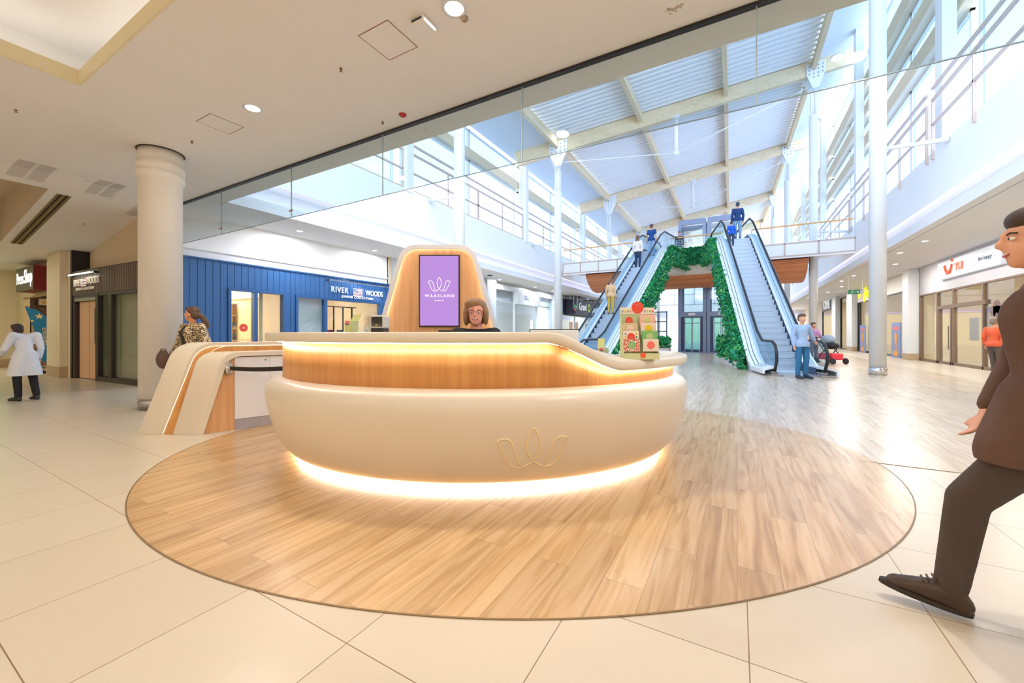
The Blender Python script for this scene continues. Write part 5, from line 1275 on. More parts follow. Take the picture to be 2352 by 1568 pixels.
# lifts
m_lift = mat('lift_steel', '#7f8eac', .4, .4)
m_lglass = mat_glass('lift_glass', '#b7e0e6', .12)
for i, (x0, lab) in enumerate(((-3.35, 'left glass lift with blue grey steel frame under the bridge'), (-1.65, 'right glass lift with blue grey steel frame under the bridge'))):
    o = root('glass_lift', lab, 'lift', (x0 + .8, 28.95, 0), 0, 'lifts under the bridge'); w = .73
    for sx_ in (-1, 1):
        for sy_ in (-1, 1): b = MB(); b.box(sx_ * w - .09, sx_ * w + .09, sy_ * .85 - .09, sy_ * .85 + .09, 0.05, 8.6 if sy_ > 0 else 8.3); b.done('post', m_lift, o)
    for z in (2.45, 5.3, 8.4):
        b = MB(); b.box(-w, w, -.93, -.8, z - .16, z + .16); b.box(-w, w, .8, .93, z - .16, z + .16); b.box(-w - .06, -w + .06, -.9, .9, z - .16, z + .16); b.box(w - .06, w + .06, -.9, .9, z - .16, z + .16); b.done('beam', m_lift, o)
    b = MB(); b.box(-w + .1, w - .1, -.84, -.83, 2.62, 8.2); b.box(-w + .1, w - .1, .83, .84, 0, 8.2); b.done('shaft_glass', m_glass, o)
    for k in (0, 1):
        b = MB(); xa = -.45 + k * .46; b.box(xa, xa + .44, -.86, -.83, .08, 2.2); d = b.done('door', m_lglass, o)
        b = MB(); b.box(xa, xa + .05, -.88, -.82, .05, 2.25); b.box(xa + .39, xa + .44, -.88, -.82, .05, 2.25); b.box(xa, xa + .44, -.88, -.82, 1.85, 1.9); b.done('door_frame', m_lift, d)
    b = MB(); b.box(-w, -.46, -.88, -.8, 0, 2.3); b.box(.48, w, -.88, -.8, 0, 2.3); b.done('jamb', mat('lift_dark', '#3b4766', .4, .3), o)
    b = MB(); b.box(-.2, .2, -.95, -.93, 2.38, 2.52); b.done('sign_plate', m_white, o)
    b = MB(); b.box(-w + .1, w - .1, -.75, .75, .1, .16); b.box(-w + .1, w - .1, -.75, .75, 2.25, 2.4); b.done('car', mat('car_teal', '#5d8f9a', .4), o)
    b = MB(); b.box(-w - .1, w + .1, -1.0, .95, 0, .05); b.done('plinth', mat('lift_plinth', '#6c7fae', .5), o)
gs2 = root('glass_screen', 'gridded glass screen left of the lifts', 'screen', (-4.6, 28.2, 0)); b = MB()
for x in (-.55, -.02, .5): b.box(x - .04, x + .04, -.04, .04, 0, 2.7)
for z in (.05, .7, 1.35, 2.0, 2.65): b.box(-.55, .5, -.04, .04, z - .04, z + .04)
b.done('frame', m_lift, gs2); b = MB(); b.box(-.55, .5, -.005, .005, 0, 2.7); b.done('pane', m_glass, gs2)
# planters
def planter(label, poly, h, n, seed, tall, z=1.0):
    cx = sum(p[0] for p in poly) / len(poly); cy = sum(p[1] for p in poly) / len(poly)
    o = root('planter', label, 'planter', (cx, cy, 0)); loc = [(p[0] - cx, p[1] - cy) for p in poly]
    b = MB(); b.prism(loc, 0, h - .03); b.done('box', mat('planter_white', '#e3e0e4', .5), o)
    b = MB(); b.prism([(x * 1.03, y * 1.03) for x, y in loc], h - .03, h); b.done('rim', mat('planter_rim', '#c9b8b0', .5), o)
    b = MB(); b.prism([(x * .9, y * .9) for x, y in loc], h, h + .01); b.done('soil', mat('soil', '#3c2f26', .9), o)
    xs = [p[0] for p in loc]; ys = [p[1] for p in loc]
    def samp(r):
        k = len(loc); i = r.randrange(k); a, c = loc[i], loc[(i + 1) % k]; t = r.random(); s = math.sqrt(r.random())
        x = (a[0] + (c[0] - a[0]) * t) * s; y = (a[1] + (c[1] - a[1]) * t) * s; zz = h + r.random() * tall(x, y); return (x, y, zz), (x, y - .3, .6)
    leaves('foliage', o, n, samp, (.12, .26), seed); return o
planter('white planter box with bright green bushes at the foot of the right escalator', [(-.72, 19.4), (-.06, 15.85), (.17, 15.55), (.1, 16.0), (-.45, 19.5)], .27, 2600, 21, lambda x, y: .35 + .12 * (y + 1.5))
planter('white planter with dark shrubs by the left lift', [(-4.4, 23.4), (-3.3, 23.4), (-3.3, 24.3), (-4.4, 24.3)], .42, 700, 22, lambda x, y: .55)
# ------------------------------------------------ small fittings on the cream ceiling
def fitting(name, label, cat, x, y, z, build): o = root(name, label, cat, (x, y, z)); build(o); return o
def sprinkler(o):
    o.scale = (.6, .6, .6); b = MB(); b.cone((0, 0, 0), (0, 0, -.012), .03, .025, 12); b.cone((0, 0, -.01), (0, 0, -.05), .008, .008, 8); b.cone((0, 0, -.05), (0, 0, -.055), .028, .028, 10); b.box(-.02, -.016, -.003, .003, -.05, 0); b.box(.016, .02, -.003, .003, -.05, 0); b.done('head', mat('brass_brown', '#96703f', .4, .4), o)
for x, y, lab in ((-8.28, 1.35, 'small brass sprinkler head at the far left of the cream ceiling'), (-3.84, 2.92, 'small brass sprinkler head between the two downlights'), (-7.28, 2.9, 'small brass sprinkler head above the round column'), (-4.3, 3.94, 'small hook shaped sprinkler head beside the red alarm disc'), (-13.4, 3.2, 'small dark sprinkler head in the corridor ceiling')):
    fitting('sprinkler_head', lab, 'sprinkler', x, y, cz(x), sprinkler)
def smoke(o): b = MB(); b.box(-.09, .09, -.09, .09, -.05, 0); b.done('case', m_white, o, .012); b = MB(); b.box(-.06, .06, -.093, -.09, -.035, -.015); b.done('slot', m_groove, o)
fitting('smoke_detector', 'square white detector box beside the larger downlight', 'detector', -2.6, 2.88, CZ, smoke)
def disc(c, r): 
    def f(o): b = MB(); b.lathe([(r, 0), (r, -.012), (r * .6, -.03)], n=20); b.done('disc', c, o)
    return f
fitting('alarm_disc', 'small red alarm disc on the cream ceiling', 'alarm', -3.92, 3.94, CZ, disc(mat('alarm_disc_red', '#b5303a', .5), .05))
fitting('ceiling_sensor', 'small brown round sensor next to the larger downlight', 'sensor', -2.22, 3.02, CZ, disc(mat('sensor_brown', '#a58d78', .5), .035))
fitting('ceiling_sensor', 'pale round sensor outline on the ceiling left of the column', 'sensor', -10.9, 2.52, CZ, disc(m_ceil, .11))
fitting('dome_camera', 'dark dome camera under the left gallery beside the oak tower', 'camera', -10.9, 17.0, CZ, disc(m_black, .14))
fitting('warning_light', 'dark red light on the ceiling before the navy sign', 'light', -10.9, 30.0, CZ, disc(mat('dark_red', '#7d1c30', .5), .16))
m_hg = mat('hatch_gap', '#9c6b42', .8)
for x0, x1, y0, y1, lab in ((-6.54, -6.14, 2.65, 3.07, 'square access hatch beside the smaller downlight'), (-3.27, -2.86, 2.68, 3.09, 'square access hatch between the sprinkler and the detector')):
    o = root('access_hatch', lab, 'hatch', ((x0 + x1) / 2, (y0 + y1) / 2, CZ)); w, h = (x1 - x0) / 2, (y1 - y0) / 2
    b = MB(); b.box(-w + .01, w - .01, -h + .01, h - .01, -.004, 0); b.done('panel', m_ceil, o)
    b = MB(); b.box(-w, w, -h, -h + .006, -.003, 0); b.box(-w, w, h - .006, h, -.003, 0); b.box(-w, -w + .006, -h, h, -.003, 0); b.box(w - .006, w, -h, h, -.003, 0); b.done('gap', m_hg, o)
# water stain on the ceiling near the baffle
b = MB(); rnd = random.Random(4); 
for i in range(22):
    a = rnd.uniform(0, 2 * PI); r = rnd.uniform(0, .09); b.cone((-.5 + r * math.cos(a), 3.88 + r * .6 * math.sin(a), CZ - .0005), (-.5 + r * math.cos(a), 3.88 + r * .6 * math.sin(a), CZ - .0012), rnd.uniform(.006, .02), .004, 7)
S(b.done('trim_70', mat('stain_tan', '#cdb9a4', .9)))
# ================================================================ PEOPLE
m_skin = mat('skin', '#d9a184', .5, var=.04, vscale=14)
def skin_of(c, nm): return mat('skin_' + nm, c, .5, var=.04, vscale=14)
def blob(name, caps, ells, m, par, vox=.012, smooth=4, cut=None):
    """tapering limbs and rounded masses fused into one continuous surface"""
    b = MB()
    for p0, r0, p1, r1 in caps: b.capsule(p0, r0, p1, r1, 12)
    for e in ells:
        c, r = e[0], e[1]
        if len(e) > 2:
            b.M = Matrix.Translation(c) @ Euler(e[2]).to_matrix().to_4x4(); b.sph((0, 0, 0), r, 18, 12); b.M = Matrix.Identity(4)
        else: b.sph(c, r, 18, 12)
    o = b.done('tmp_blob', m, None)
    rm = o.modifiers.new('r', 'REMESH'); rm.mode = 'VOXEL'; rm.voxel_size = vox
    sm = o.modifiers.new('s', 'SMOOTH'); sm.factor = .5; sm.iterations = smooth
    dg = bpy.context.evaluated_depsgraph_get(); dg.update()
    me = bpy.data.meshes.new_from_object(o.evaluated_get(dg)); bpy.data.objects.remove(o)
    if cut:
        bm = bmesh.new(); bm.from_mesh(me)
        for co, no in cut: bmesh.ops.bisect_plane(bm, geom=bm.verts[:] + bm.edges[:] + bm.faces[:], plane_co=co, plane_no=no, clear_outer=True)
        bm.to_mesh(me); bm.free()
    for p in me.polygons: p.use_smooth = True
    me.materials.clear()
    for x in (m if isinstance(m, (list, tuple)) else [m]): me.materials.append(x)
    me.name = name; o = bpy.data.objects.new(name, me); COL.objects.link(o)
    if par is not None: o.parent = par
    return o
STAND = dict(pel=(0, 0, .95), wai=(0, 0, 1.08), che=(0, 0, 1.28), nek=(0, .01, 1.43), hed=(0, -.01, 1.585),
             shL=(.175, .01, 1.37), elL=(.225, .03, 1.10), wrL=(.235, -.05, .86), shR=(-.175, .01, 1.37), elR=(-.225, .03, 1.10), wrR=(-.235, -.05, .86),
             hiL=(.09, 0, .92), knL=(.10, -.02, .50), anL=(.10, .02, .09), hiR=(-.09, 0, .92), knR=(-.10, -.02, .50), anR=(-.10, .02, .09), toL=(.12, -.17, .035), toR=(-.12, -.17, .035))
def V3(p): return Vector(p)
def hand(P, wr, el, side, curl=.5, k=1.0):
    """palm, four fingers of different lengths and a thumb, as capsules"""
    d = (V3(wr) - V3(el)).normalized(); fwd = Vector((0, -1, 0)); s = d.cross(fwd)
    if s.length < .1: s = Vector((1, 0, 0))
    s.normalize(); n = s.cross(d).normalized(); out = []
    w = V3(wr); palm = w + d * .075 * k
    for t in (-1, 1): out.append((tuple(w + s * t * .018 * k), .019 * k, tuple(palm + s * t * .024 * k), .015 * k))
    out.append((tuple(w), .022 * k, tuple(palm), .018 * k))
    inn = n if n.y < 0 else -n
    for i, (off, ln) in enumerate(((-.030, .066), (-.010, .078), (.010, .074), (.029, .058))):
        a = palm + s * off * k; m_ = a + (d * math.cos(curl * .6) + inn * math.sin(curl * .6)) * ln * .5 * k; e = m_ + (d * math.cos(curl * 1.5) + inn * math.sin(curl * 1.5)) * ln * .5 * k
        out += [(tuple(a), .0095 * k, tuple(m_), .009 * k), (tuple(m_), .009 * k, tuple(e), .007 * k)]
    ts = -1 if side > 0 else 1
    a = w + d * .02 * k + s * ts * .02 * k; m_ = a + (d * .7 + s * ts * .6 + inn * .4).normalized() * .04 * k; e = m_ + (d * .9 + inn * .35).normalized() * .032 * k
    out += [(tuple(a), .012 * k, tuple(m_), .0105 * k), (tuple(m_), .0105 * k, tuple(e), .008 * k)]
    return out
def person(label, loc, rz, height, pose=None, top=('#888888', 'cloth'), legs='#333344', shoes='#222222', hair='#4a3324', hair_kind='short', skin='#d9a184', nm='a', vox=.014, face=False, coat=None, top_mat=None, women=False, extras=None, sleeves=True, head_rot=0.0, bulk=1.0, open_neck=False):
    k = height / 1.70; P = {a: V3(b) for a, b in STAND.items()}
    if pose:
        for a, b in pose.items(): P[a] = V3(b)
    o = root('person', label, 'person', loc, rz); o.scale = (k, k, k)
    ms = skin_of(skin, nm); H = P['hed']; HR = Matrix.Translation(H) @ Matrix.Rotation(head_rot, 4, 'Z')
    hp = lambda x, y, z: tuple(HR @ Vector((x, y, z)))
    sw = .92 if women else 1.0
    caps = [(P['pel'], .11 * sw, P['wai'], .095), (P['wai'], .095, P['che'], .115 * sw), (P['che'], .11, P['nek'], .05), (P['nek'], .05, hp(0, .015, -.06), .052)]
    for s in 'LR':
        caps += [(P['che'] + Vector((0, 0, .05)), .07, P['sh' + s], .052), (P['sh' + s], .05, P['el' + s], .038), (P['el' + s], .037, P['wr' + s], .024), (P['hi' + s], .082, P['kn' + s], .052), (P['kn' + s], .05, P['an' + s], .034), (P['an' + s], .034, P['to' + s], .024)]
        caps += hand(P, P['wr' + s], P['el' + s], 1 if s == 'L' else -1)
    er = (0, 0, head_rot)
    ells = [(hp(0, .012, .03), (.074, .092, .095), er), (hp(0, -.025, -.035), (.058, .066, .075), er), (hp(0, -.05, -.085), (.030, .032, .024), er),
            (hp(0, -.098, -.014), (.014, .021, .019), er), (hp(0, -.09, .012), (.009, .012, .03), er), (hp(.072, .012, -.01), (.010, .02, .03), er), (hp(-.072, .012, -.01), (.010, .02, .03), er)]
    body = blob('body', caps, ells, ms, o, min(vox, .010) if face else vox, 3)
    # clothes
    mt = top_mat or mat('top_' + nm, top[0], .85, var=.06, vscale=9)
    j = .022
    caps = [(P['pel'] + Vector((0, 0, -.02)), .125 * sw + j * .4, P['wai'], .10 + j), (P['wai'], .10 + j, P['che'], .125 * sw + j), (P['che'] + Vector((0, 0, .02)), .115 + j * .7, P['nek'] + Vector((0, 0, -.13 if open_neck else -.065)), .05 if open_neck else .07)]
    for s in 'LR':
        caps += [(P['che'] + Vector((0, 0, .05)), .085, P['sh' + s], .062 + j * .3)]
        if sleeves: caps += [(P['sh' + s], .06 + j * .4, P['el' + s], .045 + j * .6), (P['el' + s], .045 + j * .6, P['el' + s].lerp(P['wr' + s], .86), .034 + j * .5)]
        else: caps += [(P['sh' + s], .06 + j * .4, P['sh' + s].lerp(P['el' + s], .6), .05 + j * .6)]
    ells = []
    if women: ells += [(P['che'] + Vector((.06, -.085, .0)), (.075, .07, .075)), (P['che'] + Vector((-.06, -.085, .0)), (.075, .07, .075))]
    if coat:
        for s in 'LR': caps.append((P['pel'], .15 + j, P['hi' + s].lerp(P['kn' + s], coat) + Vector((0, 0, 0)), .125 + j))
    ells.append((P['pel'] + Vector((0, .01, -.03)), (.196 * sw, .135 + j * .5, .13)))
    caps.append((P['pel'], .125 + j * .6, P['pel'] + Vector((0, 0, -.22)), .125 + j * .6)); caps.append((P['hiL'] + Vector((0, 0, -.1)), .11, P['hiR'] + Vector((0, 0, -.1)), .11))
    hem = (P['hiL'].z + P['hiR'].z) / 2 - .075 if not coat else (P['hiL'].lerp(P['knL'], coat).z + P['hiR'].lerp(P['knR'], coat).z) / 2 - .03
    caps = [(p, r * bulk, q, t * bulk) for p, r, q, t in caps]; ells = [(e[0], tuple(v * bulk for v in e[1])) for e in ells]
    blob('coat' if coat else 'jacket', caps, ells, mt, o, vox, 4, cut=None if pose and P['pel'].z < .9 else [((0, 0, hem), (0, 0, -1))])
    ml = mat('legs_' + nm, legs, .85, var=.12, vscale=12)
    caps = []
    for s in 'LR': caps += [(P['pel'], .115, P['hi' + s], .098), (P['hi' + s], .098, P['kn' + s], .070), (P['kn' + s], .069, P['an' + s] + Vector((0, 0, .03)), .056)]
    blob('trousers', caps, [], ml, o, vox, 4)
    msho = mat('shoes_' + nm, shoes, .45)
    for s in 'LR':
        a, t = P['an' + s], P['to' + s]; d = (t - a); d.z = 0; d = d.normalized() if d.length > 1e-3 else Vector((0, -1, 0)); sl = (t - a)
        heel = a - d * .035 + Vector((0, 0, -.045))
        sh = blob('shoe', [(a + Vector((0, 0, -.0)), .045, heel, .038), (heel, .036, t + Vector((0, 0, .008)), .036), (a, .046, t + Vector((0, 0, .012)), .032)], [(t + d * .03 + Vector((0, 0, .004)), .034)], msho, o, min(vox, .011), 3)
    # hair
    if hair_kind != 'none':
        mh = mat('hair_' + nm, hair, .55, var=.35, vscale=40)
        E = [(hp(0, .035, .052), (.084, .094, .086), er), (hp(0, .065, .0), (.078, .06, .085), er)]
        C = []
        if hair_kind == 'bob':
            E = [(hp(0, .032, .062), (.094, .098, .080), er), (hp(0, .055, -.005), (.102, .066, .105), er), (hp(.086, .014, -.018), (.027, .056, .088), er), (hp(-.089, .014, -.02), (.029, .056, .092), er), (hp(-.02, .0, .085), (.086, .088, .052), er)]
        elif hair_kind == 'pony':
            C = [(hp(0, .10, .01), .032, hp(-.02, .155, -.035), .04), (hp(-.02, .155, -.035), .042, hp(-.045, .20, -.13), .043), (hp(-.045, .20, -.13), .042, hp(-.06, .215, -.21), .022)]
            E.append((hp(0, -.03, .085), (.068, .05, .035), er))
        elif hair_kind == 'long': C = [(hp(.05, .06, .0), .05, hp(.06, .07, -.2), .04), (hp(-.05, .06, .0), .05, hp(-.06, .07, -.2), .04)]
        elif hair_kind == 'short': E.append((hp(0, -.008, .078), (.078, .082, .056), er))
        blob('hair', C, E, mh, o, min(vox, .010), 2)
    if face:
        me_w = mat('eye_white', '#f2efec', .2); me_i = mat('eye_iris', '#4a3a2c', .15); mb = mat('brow_' + nm, hair, .8)
        for s in (-1, 1):
            b = MB(); b.M = HR; b.sph((s * .031, -.077, .006), (.013, .010, .007), 12, 8); b.done('eye', me_w, body)
            b = MB(); b.M = HR; b.sph((s * .031, -.0845, .006), (.0055, .004, .0058), 10, 8); b.done('iris', me_i, body)
            b = MB(); b.M = HR; b.tube([(s * .016, -.086, .023), (s * .031, -.082, .028), (s * .046, -.068, .023)], .0032, 6); b.done('eyebrow', mb, body)
        ml_ = mat('lips_' + nm, '#b8554f', .4)
        b = MB(); b.M = HR; b.tube([(-.031, -.072, -.043), (-.018, -.084, -.055), (0, -.089, -.059), (.018, -.084, -.055), (.031, -.072, -.043)], [.002, .0042, .005, .0042, .002], 8); b.done('mouth', ml_, body)
        b = MB(); b.M = HR; b.tube([(-.023, -.080, -.047), (0, -.0895, -.0535), (.023, -.080, -.047)], [.0015, .0042, .0015], 6); b.done('teeth', me_w, body)
    if extras: extras(o, P, HR)
    return o

# receptionist behind the desk, bob hair and glasses, turned to the viewer
def ex_rec(o, P, HR):
    mg = mat('glasses_frame', '#4a1f24', .3)
    for s in (-1, 1):
        b = MB(); b.M = HR; c = (s * .034, -.0985, .005); b.tube([(c[0] + .025 * math.cos(t * PI / 8), c[1] + abs(math.cos(t * PI / 8)) * .004 * 0, c[2] + .016 * math.sin(t * PI / 8)) for t in range(16)], .0019, 6, True); b.tube([(s * .059, -.097, .01), (s * .078, -.06, .012), (s * .082, .01, .005)], .0017, 6); g = b.done('glasses', mg, o)
    b = MB(); b.M = HR; b.tube([(-.01, -.099, .008), (0, -.102, .010), (.01, -.099, .008)], .0018, 6); b.done('glasses_bridge', mg, o)
    ms_ = mat('shirt_blue_trim', '#26405e', .8)
    b = MB(); n = P['nek']
    for s in (-1, 1): b.tube([(s * .055, n.y + .02, n.z + .005), (s * .075, n.y - .05, n.z - .03), (s * .045, n.y - .115, n.z - .10)], [.016, .018, .012], 8)
    b.done('collar', ms_, o)
person('smiling woman with bob hair and glasses sitting behind the reception desk', WL(-.325, 3.6), YAW + .10, 1.72, dict(pel=(0, .03, .735), wai=(0, .02, .87), che=(0, .0, 1.09), nek=(0, .0, 1.205), hed=(0, -.02, 1.365), shL=(.165, .01, 1.175), shR=(-.165, .01, 1.175), elL=(.22, -.06, .9), wrL=(.15, -.24, .85), elR=(-.22, -.06, .9), wrR=(-.15, -.24, .85), hiL=(.09, .0, .70), hiR=(-.09, .0, .70), knL=(.10, -.36, .67), knR=(-.10, -.36, .67), anL=(.10, -.30, .30), anR=(-.10, -.30, .30), toL=(.12, -.42, .235), toR=(-.12, -.42, .235)), ('#191a22', ''), '#20222c', '#1a1a1a', '#8d6a4a', 'bob', '#eaa592', 'receptionist', .012, True, women=True, extras=ex_rec, head_rot=-.10, open_neck=True)
ch = root('office_chair', 'black office chair behind the reception desk', 'chair', WL(-.325, 3.64), YAW + .1)
b = MB(); b.box(-.22, .22, -.2, .22, .545, .60); b.done('seat', m_black, ch, .03)
b = MB(); b.box(-.18, .18, .20, .24, .66, .98); b.done('backrest', m_black, ch, .02)
b = MB(); b.cone((0, 0, .05), (0, 0, .55), .03, .03, 12); b.box(-.02, .02, .2, .24, .55, .7); b.done('post', m_steel, ch)
b = MB()
for i in range(5): a = i * 2 * PI / 5; b.bar((0, 0, .06), (.28 * math.cos(a), .28 * math.sin(a), .04), .04, .03)
b.done('base', m_black, ch)
b = MB(); b.tube([(.2 * math.cos(i * PI / 8), -.12 + .2 * math.sin(i * PI / 8), .2) for i in range(16)], .012, 6, True); b.bar((0, -.32, .2), (0, 0, .2), .02, .02); b.done('foot_ring', m_steel, ch)
# woman in a leopard print jacket behind the side counter
def leopard():
    m = bpy.data.materials.new('leopard_print'); m.use_nodes = True; nt = m.node_tree; n = nt.nodes; l = nt.links; b = n['Principled BSDF']
    t = n.new('ShaderNodeTexCoord'); v = n.new('ShaderNodeTexVoronoi'); v.inputs['Scale'].default_value = 42; l.new(t.outputs['Object'], v.inputs['Vector'])
    r = n.new('ShaderNodeValToRGB'); r.color_ramp.interpolation = 'CONSTANT'; e = r.color_ramp.elements
    e[0].color = lin('#b08a5c'); e[1].position = .27; e[1].color = lin('#211a16'); x = e.new(.52); x.color = lin('#d3bd97')
    no = n.new('ShaderNodeTexNoise'); no.inputs['Scale'].default_value = 22; l.new(t.outputs['Object'], no.inputs['Vector'])
    a = n.new('ShaderNodeMath'); a.operation = 'MULTIPLY_ADD'; a.inputs[1].default_value = .5; a.inputs[2].default_value = -.22; l.new(no.outputs['Fac'], a.inputs[0])
    s = n.new('ShaderNodeMath'); s.operation = 'ADD'; l.new(v.outputs['Distance'], s.inputs[0]); l.new(a.outputs[0], s.inputs[1]); l.new(s.outputs[0], r.inputs[0])
    l.new(r.outputs[0], b.inputs['Base Color']); b.inputs['Roughness'].default_value = .8; return m
def ex_leo(o, P, HR):
    b = MB(); b.M = HR
    for s in (-1, 1): b.tube([(s * .082, .012, -.04), (s * .084, .012, -.06), (s * .084, .012, -.075)], .006, 6)
    b.done('earring', mat('earring_brown', '#6b3a30', .3), o)
    for ch in o.children:
        if ch.name.startswith('jacket'):
            ch.data.materials.append(m_black)
            for p in ch.data.polygons:
                c = p.center
                if c.y < -.07 and abs(c.x) < .035 + .10 * max(0, 1.40 - c.z) and c.z > .9: p.material_index = 1
pw = WL(-4.86, 6.05)
person('woman in leopard print jacket with long ponytail looking left behind the side counter', pw, YAW - .40, 1.60, dict(shL=(.19, .02, 1.37), shR=(-.19, .0, 1.37), elR=(-.33, .0, 1.12), wrR=(-.45, -.06, .90), elL=(.29, .06, 1.1), wrL=(.24, -.08, .9)), ('#c9b89c', ''), '#22242c', '#1a1a1a', '#5a4132', 'pony', '#d99a6c', 'leopard', .012, True, top_mat=leopard(), women=True, extras=ex_leo, head_rot=-1.15, bulk=1.13)
# man in a dark brown jacket walking past on the right
WH = Vector((1.91, 1.665)); hd = Vector((-.82, .57)).normalized()                      # heel spot and heading in view-aligned metres
wrz = math.atan2(hd.y, hd.x) + PI / 2 + YAW
def wloc(lat, d, z):                                                                   # into the walker's own frame, root below the hip
    p = WL(lat, d) - WL(2.08, 1.50); q = Matrix.Rotation(-wrz, 4, 'Z') @ p; return (q.x, q.y, z)
def ex_walk(o, P, HR):
    ms = mat('boot_sole', '#2a211c', .6)
    a, t = P['anL'], P['toL']; d = (t - a); d.z = 0; d.normalize(); s = Vector((-d.y, d.x, 0))
    b = MB(); up = Vector((0, 0, 1)); e = t - a; e.z = (t.z - .038) - .012; e.normalize(); n = s.cross(e).normalized(); n = n if n.z > 0 else -n
    base = a - d * .06 + Vector((0, 0, -.088)); out = []
    for i in range(20):
        ang = 2 * PI * i / 20; x = math.cos(ang); y = math.sin(ang); w = .041 + .006 * x; out.append(base + e * (.145 + .15 * x) + s * w * y)
    A = b.v(*[tuple(p) for p in out]); B = b.v(*[tuple(p + n * .02) for p in out])
    for i in range(20): b.f([A[i], A[(i + 1) % 20], B[(i + 1) % 20], B[i]])
    b.f(A); b.f(B[::-1]); b.done('boot_sole', ms, o)
    b = MB()
    for k in range(4): p = a.lerp(t, .25 + k * .12) + Vector((0, 0, .058 - k * .006)); b.cone(p - s * .028, p + s * .028, .004, .004, 6)
    b.done('laces', mat('laces_brown', '#4a3a2e', .8), o)
person('man in dark brown jacket and trousers striding past at the right edge', WL(2.08, 1.50), wrz, 1.70,
       dict(pel=(0, .0, .93), wai=(0, -.01, 1.06), che=(0, -.02, 1.26), nek=(0, -.03, 1.41), hed=(0, -.06, 1.565), hiL=(.09, 0, .90), hiR=(-.09, 0, .90),
            knL=wloc(1.90, 1.66, .51), anL=wloc(1.875, 1.70, .10), toL=wloc(1.76, 1.785, .075), knR=(-.10, .10, .49), anR=(-.10, .42, .22), toR=(-.11, .36, .06),
            elL=(.25, .14, 1.10), wrL=(.24, .05, .88), elR=(-.24, -.04, 1.08), wrR=(-.2, -.14, .86)),
       ('#5a4136', ''), '#453a34', '#3d2c22', '#3a2b22', 'short', '#d9a184', 'walker', .012, True, coat=.42, extras=ex_walk)
# people further off
person('person in pale grey coat and black trousers walking in the left corridor', (-11.05, 1.9, 0), -PI / 2 + .25, 1.46, dict(che=(0, -.08, 1.25), nek=(0, -.17, 1.37), hed=(0, -.27, 1.47), elL=(.25, -.08, 1.08), wrL=(.2, -.28, .95), anR=(-.1, .16, .1), toR=(-.11, .0, .04), knR=(-.1, .04, .5)), ('#d5dbe6', ''), '#15151a', '#121214', '#2c2022', 'short', '#cf9a80', 'greycoat', .016, coat=.85)
person('man in blue jeans and pale blue shirt standing at the foot of the right escalator', (1.5, 13.05, 0), .5, 1.72, dict(elL=(.3, .06, 1.12), wrL=(.42, .12, .98)), ('#9fb6d8', ''), '#2f6c98', '#2c3a4c', '#5a4638', 'short', '#d9a184', 'jeans', .018)
person('person in orange jacket walking past the travel shop', (6.55, 17.1, 0), 2.2, 1.66, dict(knL=(.1, -.1, .5), anL=(.1, -.14, .1), toL=(.11, -.3, .05)), ('#e0633c', ''), '#5c5048', '#4a3a30', '#8a7868', 'short', '#d9a184', 'orange', .018)
def on_esc(base, top, rz, frac, side):
    bx, by = base; tx, ty = top; L = math.hypot(tx - bx, ty - by); ya, yb = 1.35, L - .1; n = int(ZF / .2); i = int(frac * n); y = ya + (yb - ya) * (i + .95) / n
    p = Matrix.Translation((bx, by, 0)) @ Matrix.Rotation(rz, 4, 'Z') @ Vector((side, y, ZF * (i + 1) / n - .02)); return p
feet = dict(toL=(.11, -.15, .04), toR=(-.11, -.15, .04))
person('person in cream striped top and dark jeans riding up the left escalator', on_esc(EL_B, EL_T, el_rz, .78, -.22), el_rz + PI, 1.68, feet, ('#e6ddd2', ''), '#26405f', '#1e2a38', '#6e5644', 'long', '#d9a184', 'cream', .02)
person('person in navy top and light jeans ahead on the left escalator', on_esc(EL_B, EL_T, el_rz, .90, .2), el_rz + PI, 1.70, feet, ('#17498c', ''), '#8fb0d6', '#2a3644', '#4a3a30', 'short', '#d9a184', 'navy', .02, sleeves=False)
person('person in mustard top low on the left escalator', on_esc(EL_B, EL_T, el_rz, .36, -.2), el_rz + PI, 1.62, feet, ('#d8b48a', ''), '#c9a94a', '#6a5a44', '#7a5a48', 'short', '#d9a184', 'mustard', .02)
person('person in navy jacket and pale jeans at the top of the right escalator', on_esc(ER_B, ER_T, er_rz, .97, .05), er_rz + PI, 1.72, feet, ('#1c3f74', ''), '#7fa3c6', '#24344a', '#2a3a50', 'short', '#d9a184', 'top', .02)
person('child in bright blue beside the navy jacket on the right escalator', on_esc(ER_B, ER_T, er_rz, .92, -.3), er_rz + PI, 1.15, feet, ('#1f5fd0', ''), '#3a4a66', '#2a2a34', '#4a3a30', 'short', '#d9a184', 'child', .02)
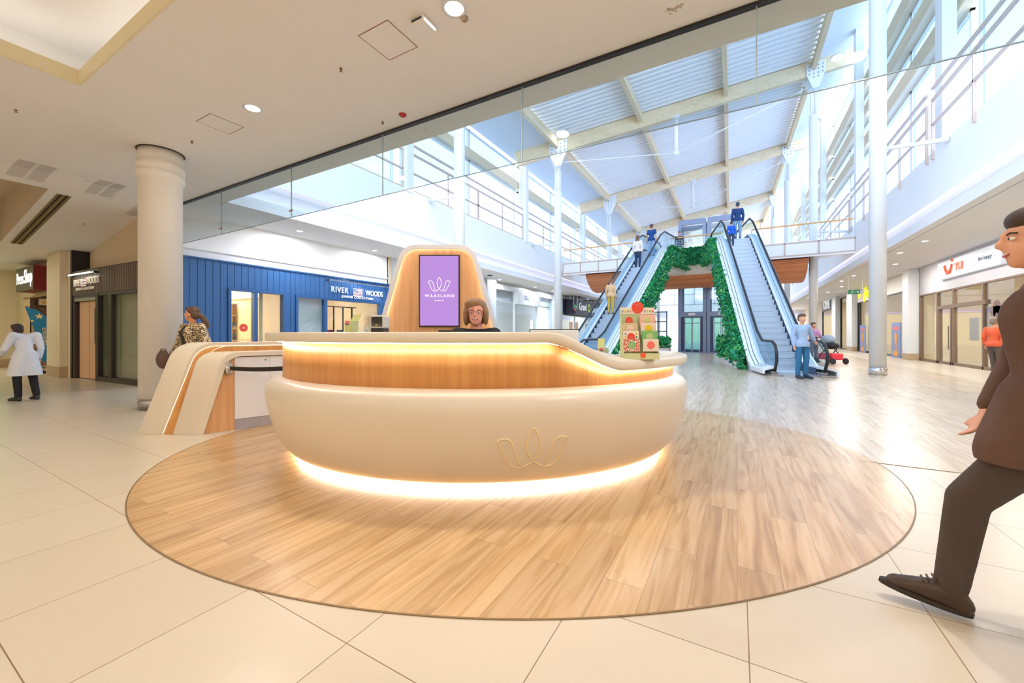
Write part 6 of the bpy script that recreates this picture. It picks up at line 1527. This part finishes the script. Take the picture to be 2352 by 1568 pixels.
person('person in dark striped clothes standing on the bridge', (-3.0, 25.6, ZF), .3, 1.68, None, ('#2c3a4a', ''), '#35485c', '#22262c', '#4a3a30', 'short', '#d9a184', 'bridge', .022)
# brown shoulder bag, pushchair
hb = root('handbag', 'brown handbag held behind the sloping end of the side counter', 'bag', WL(-5.26, 6.0, .70), YAW)
b = MB(); b.sph((0, 0, .11), (.10, .05, .14), 16, 10); b.done('bag_body', mat('bag_brown', '#553a2e', .5), hb); b = MB(); b.tube([(-.05, 0, .22), (-.02, 0, .27), (.03, 0, .27), (.06, 0, .22)], .008, 6); b.done('strap', mat('bag_brown', '#553a2e'), hb)
pc = root('pushchair', 'black pushchair with grey hood and red basket by the white pillars', 'pushchair', (3.25, 20.2, 0), .6)
b = MB()
for sx_ in (-.25, .25): b.tube([(sx_, .42, 1.05), (sx_, .1, .6), (sx_, -.4, .12)], .018, 6); b.tube([(sx_, -.05, .62), (sx_, .38, .12)], .018, 6)
b.tube([(-.25, .42, 1.05), (.25, .42, 1.05)], .02, 6); b.done('frame', m_black, pc)
for sx_ in (-.27, .27):
    for y in (-.4, .38): b = MB(); b.cone((sx_ - .02, y, .12), (sx_ + .02, y, .12), .12, .12, 18); b.done('wheel', mat('tyre', '#3a3640', .7), pc)
b = MB(); b.sph((0, -.02, .72), (.23, .32, .14), 16, 10); b.done('seat', mat('pram_black', '#22242c', .8), pc)
b = MB(); b.sph((0, .12, .95), (.24, .26, .2), 16, 10); b.done('hood', mat('pram_hood', '#8f9fb4', .7), pc)
b = MB(); b.box(-.24, .24, -.35, .35, .16, .42); b.done('basket', mat('basket_red', '#e83a50', .6), pc, .05)
person('person in violet top pushing the pushchair', Matrix.Translation((3.25, 20.2, 0)) @ Matrix.Rotation(.6, 4, 'Z') @ Vector((0, .8, 0)), .6, 1.66, dict(elL=(.24, -.1, 1.1), wrL=(.17, -.32, 1.03), elR=(-.24, -.1, 1.1), wrR=(-.17, -.32, 1.03)), ('#b989b8', ''), '#6a7488', '#6a4a40', '#6a5040', 'short', '#d9a184', 'violet', .02)
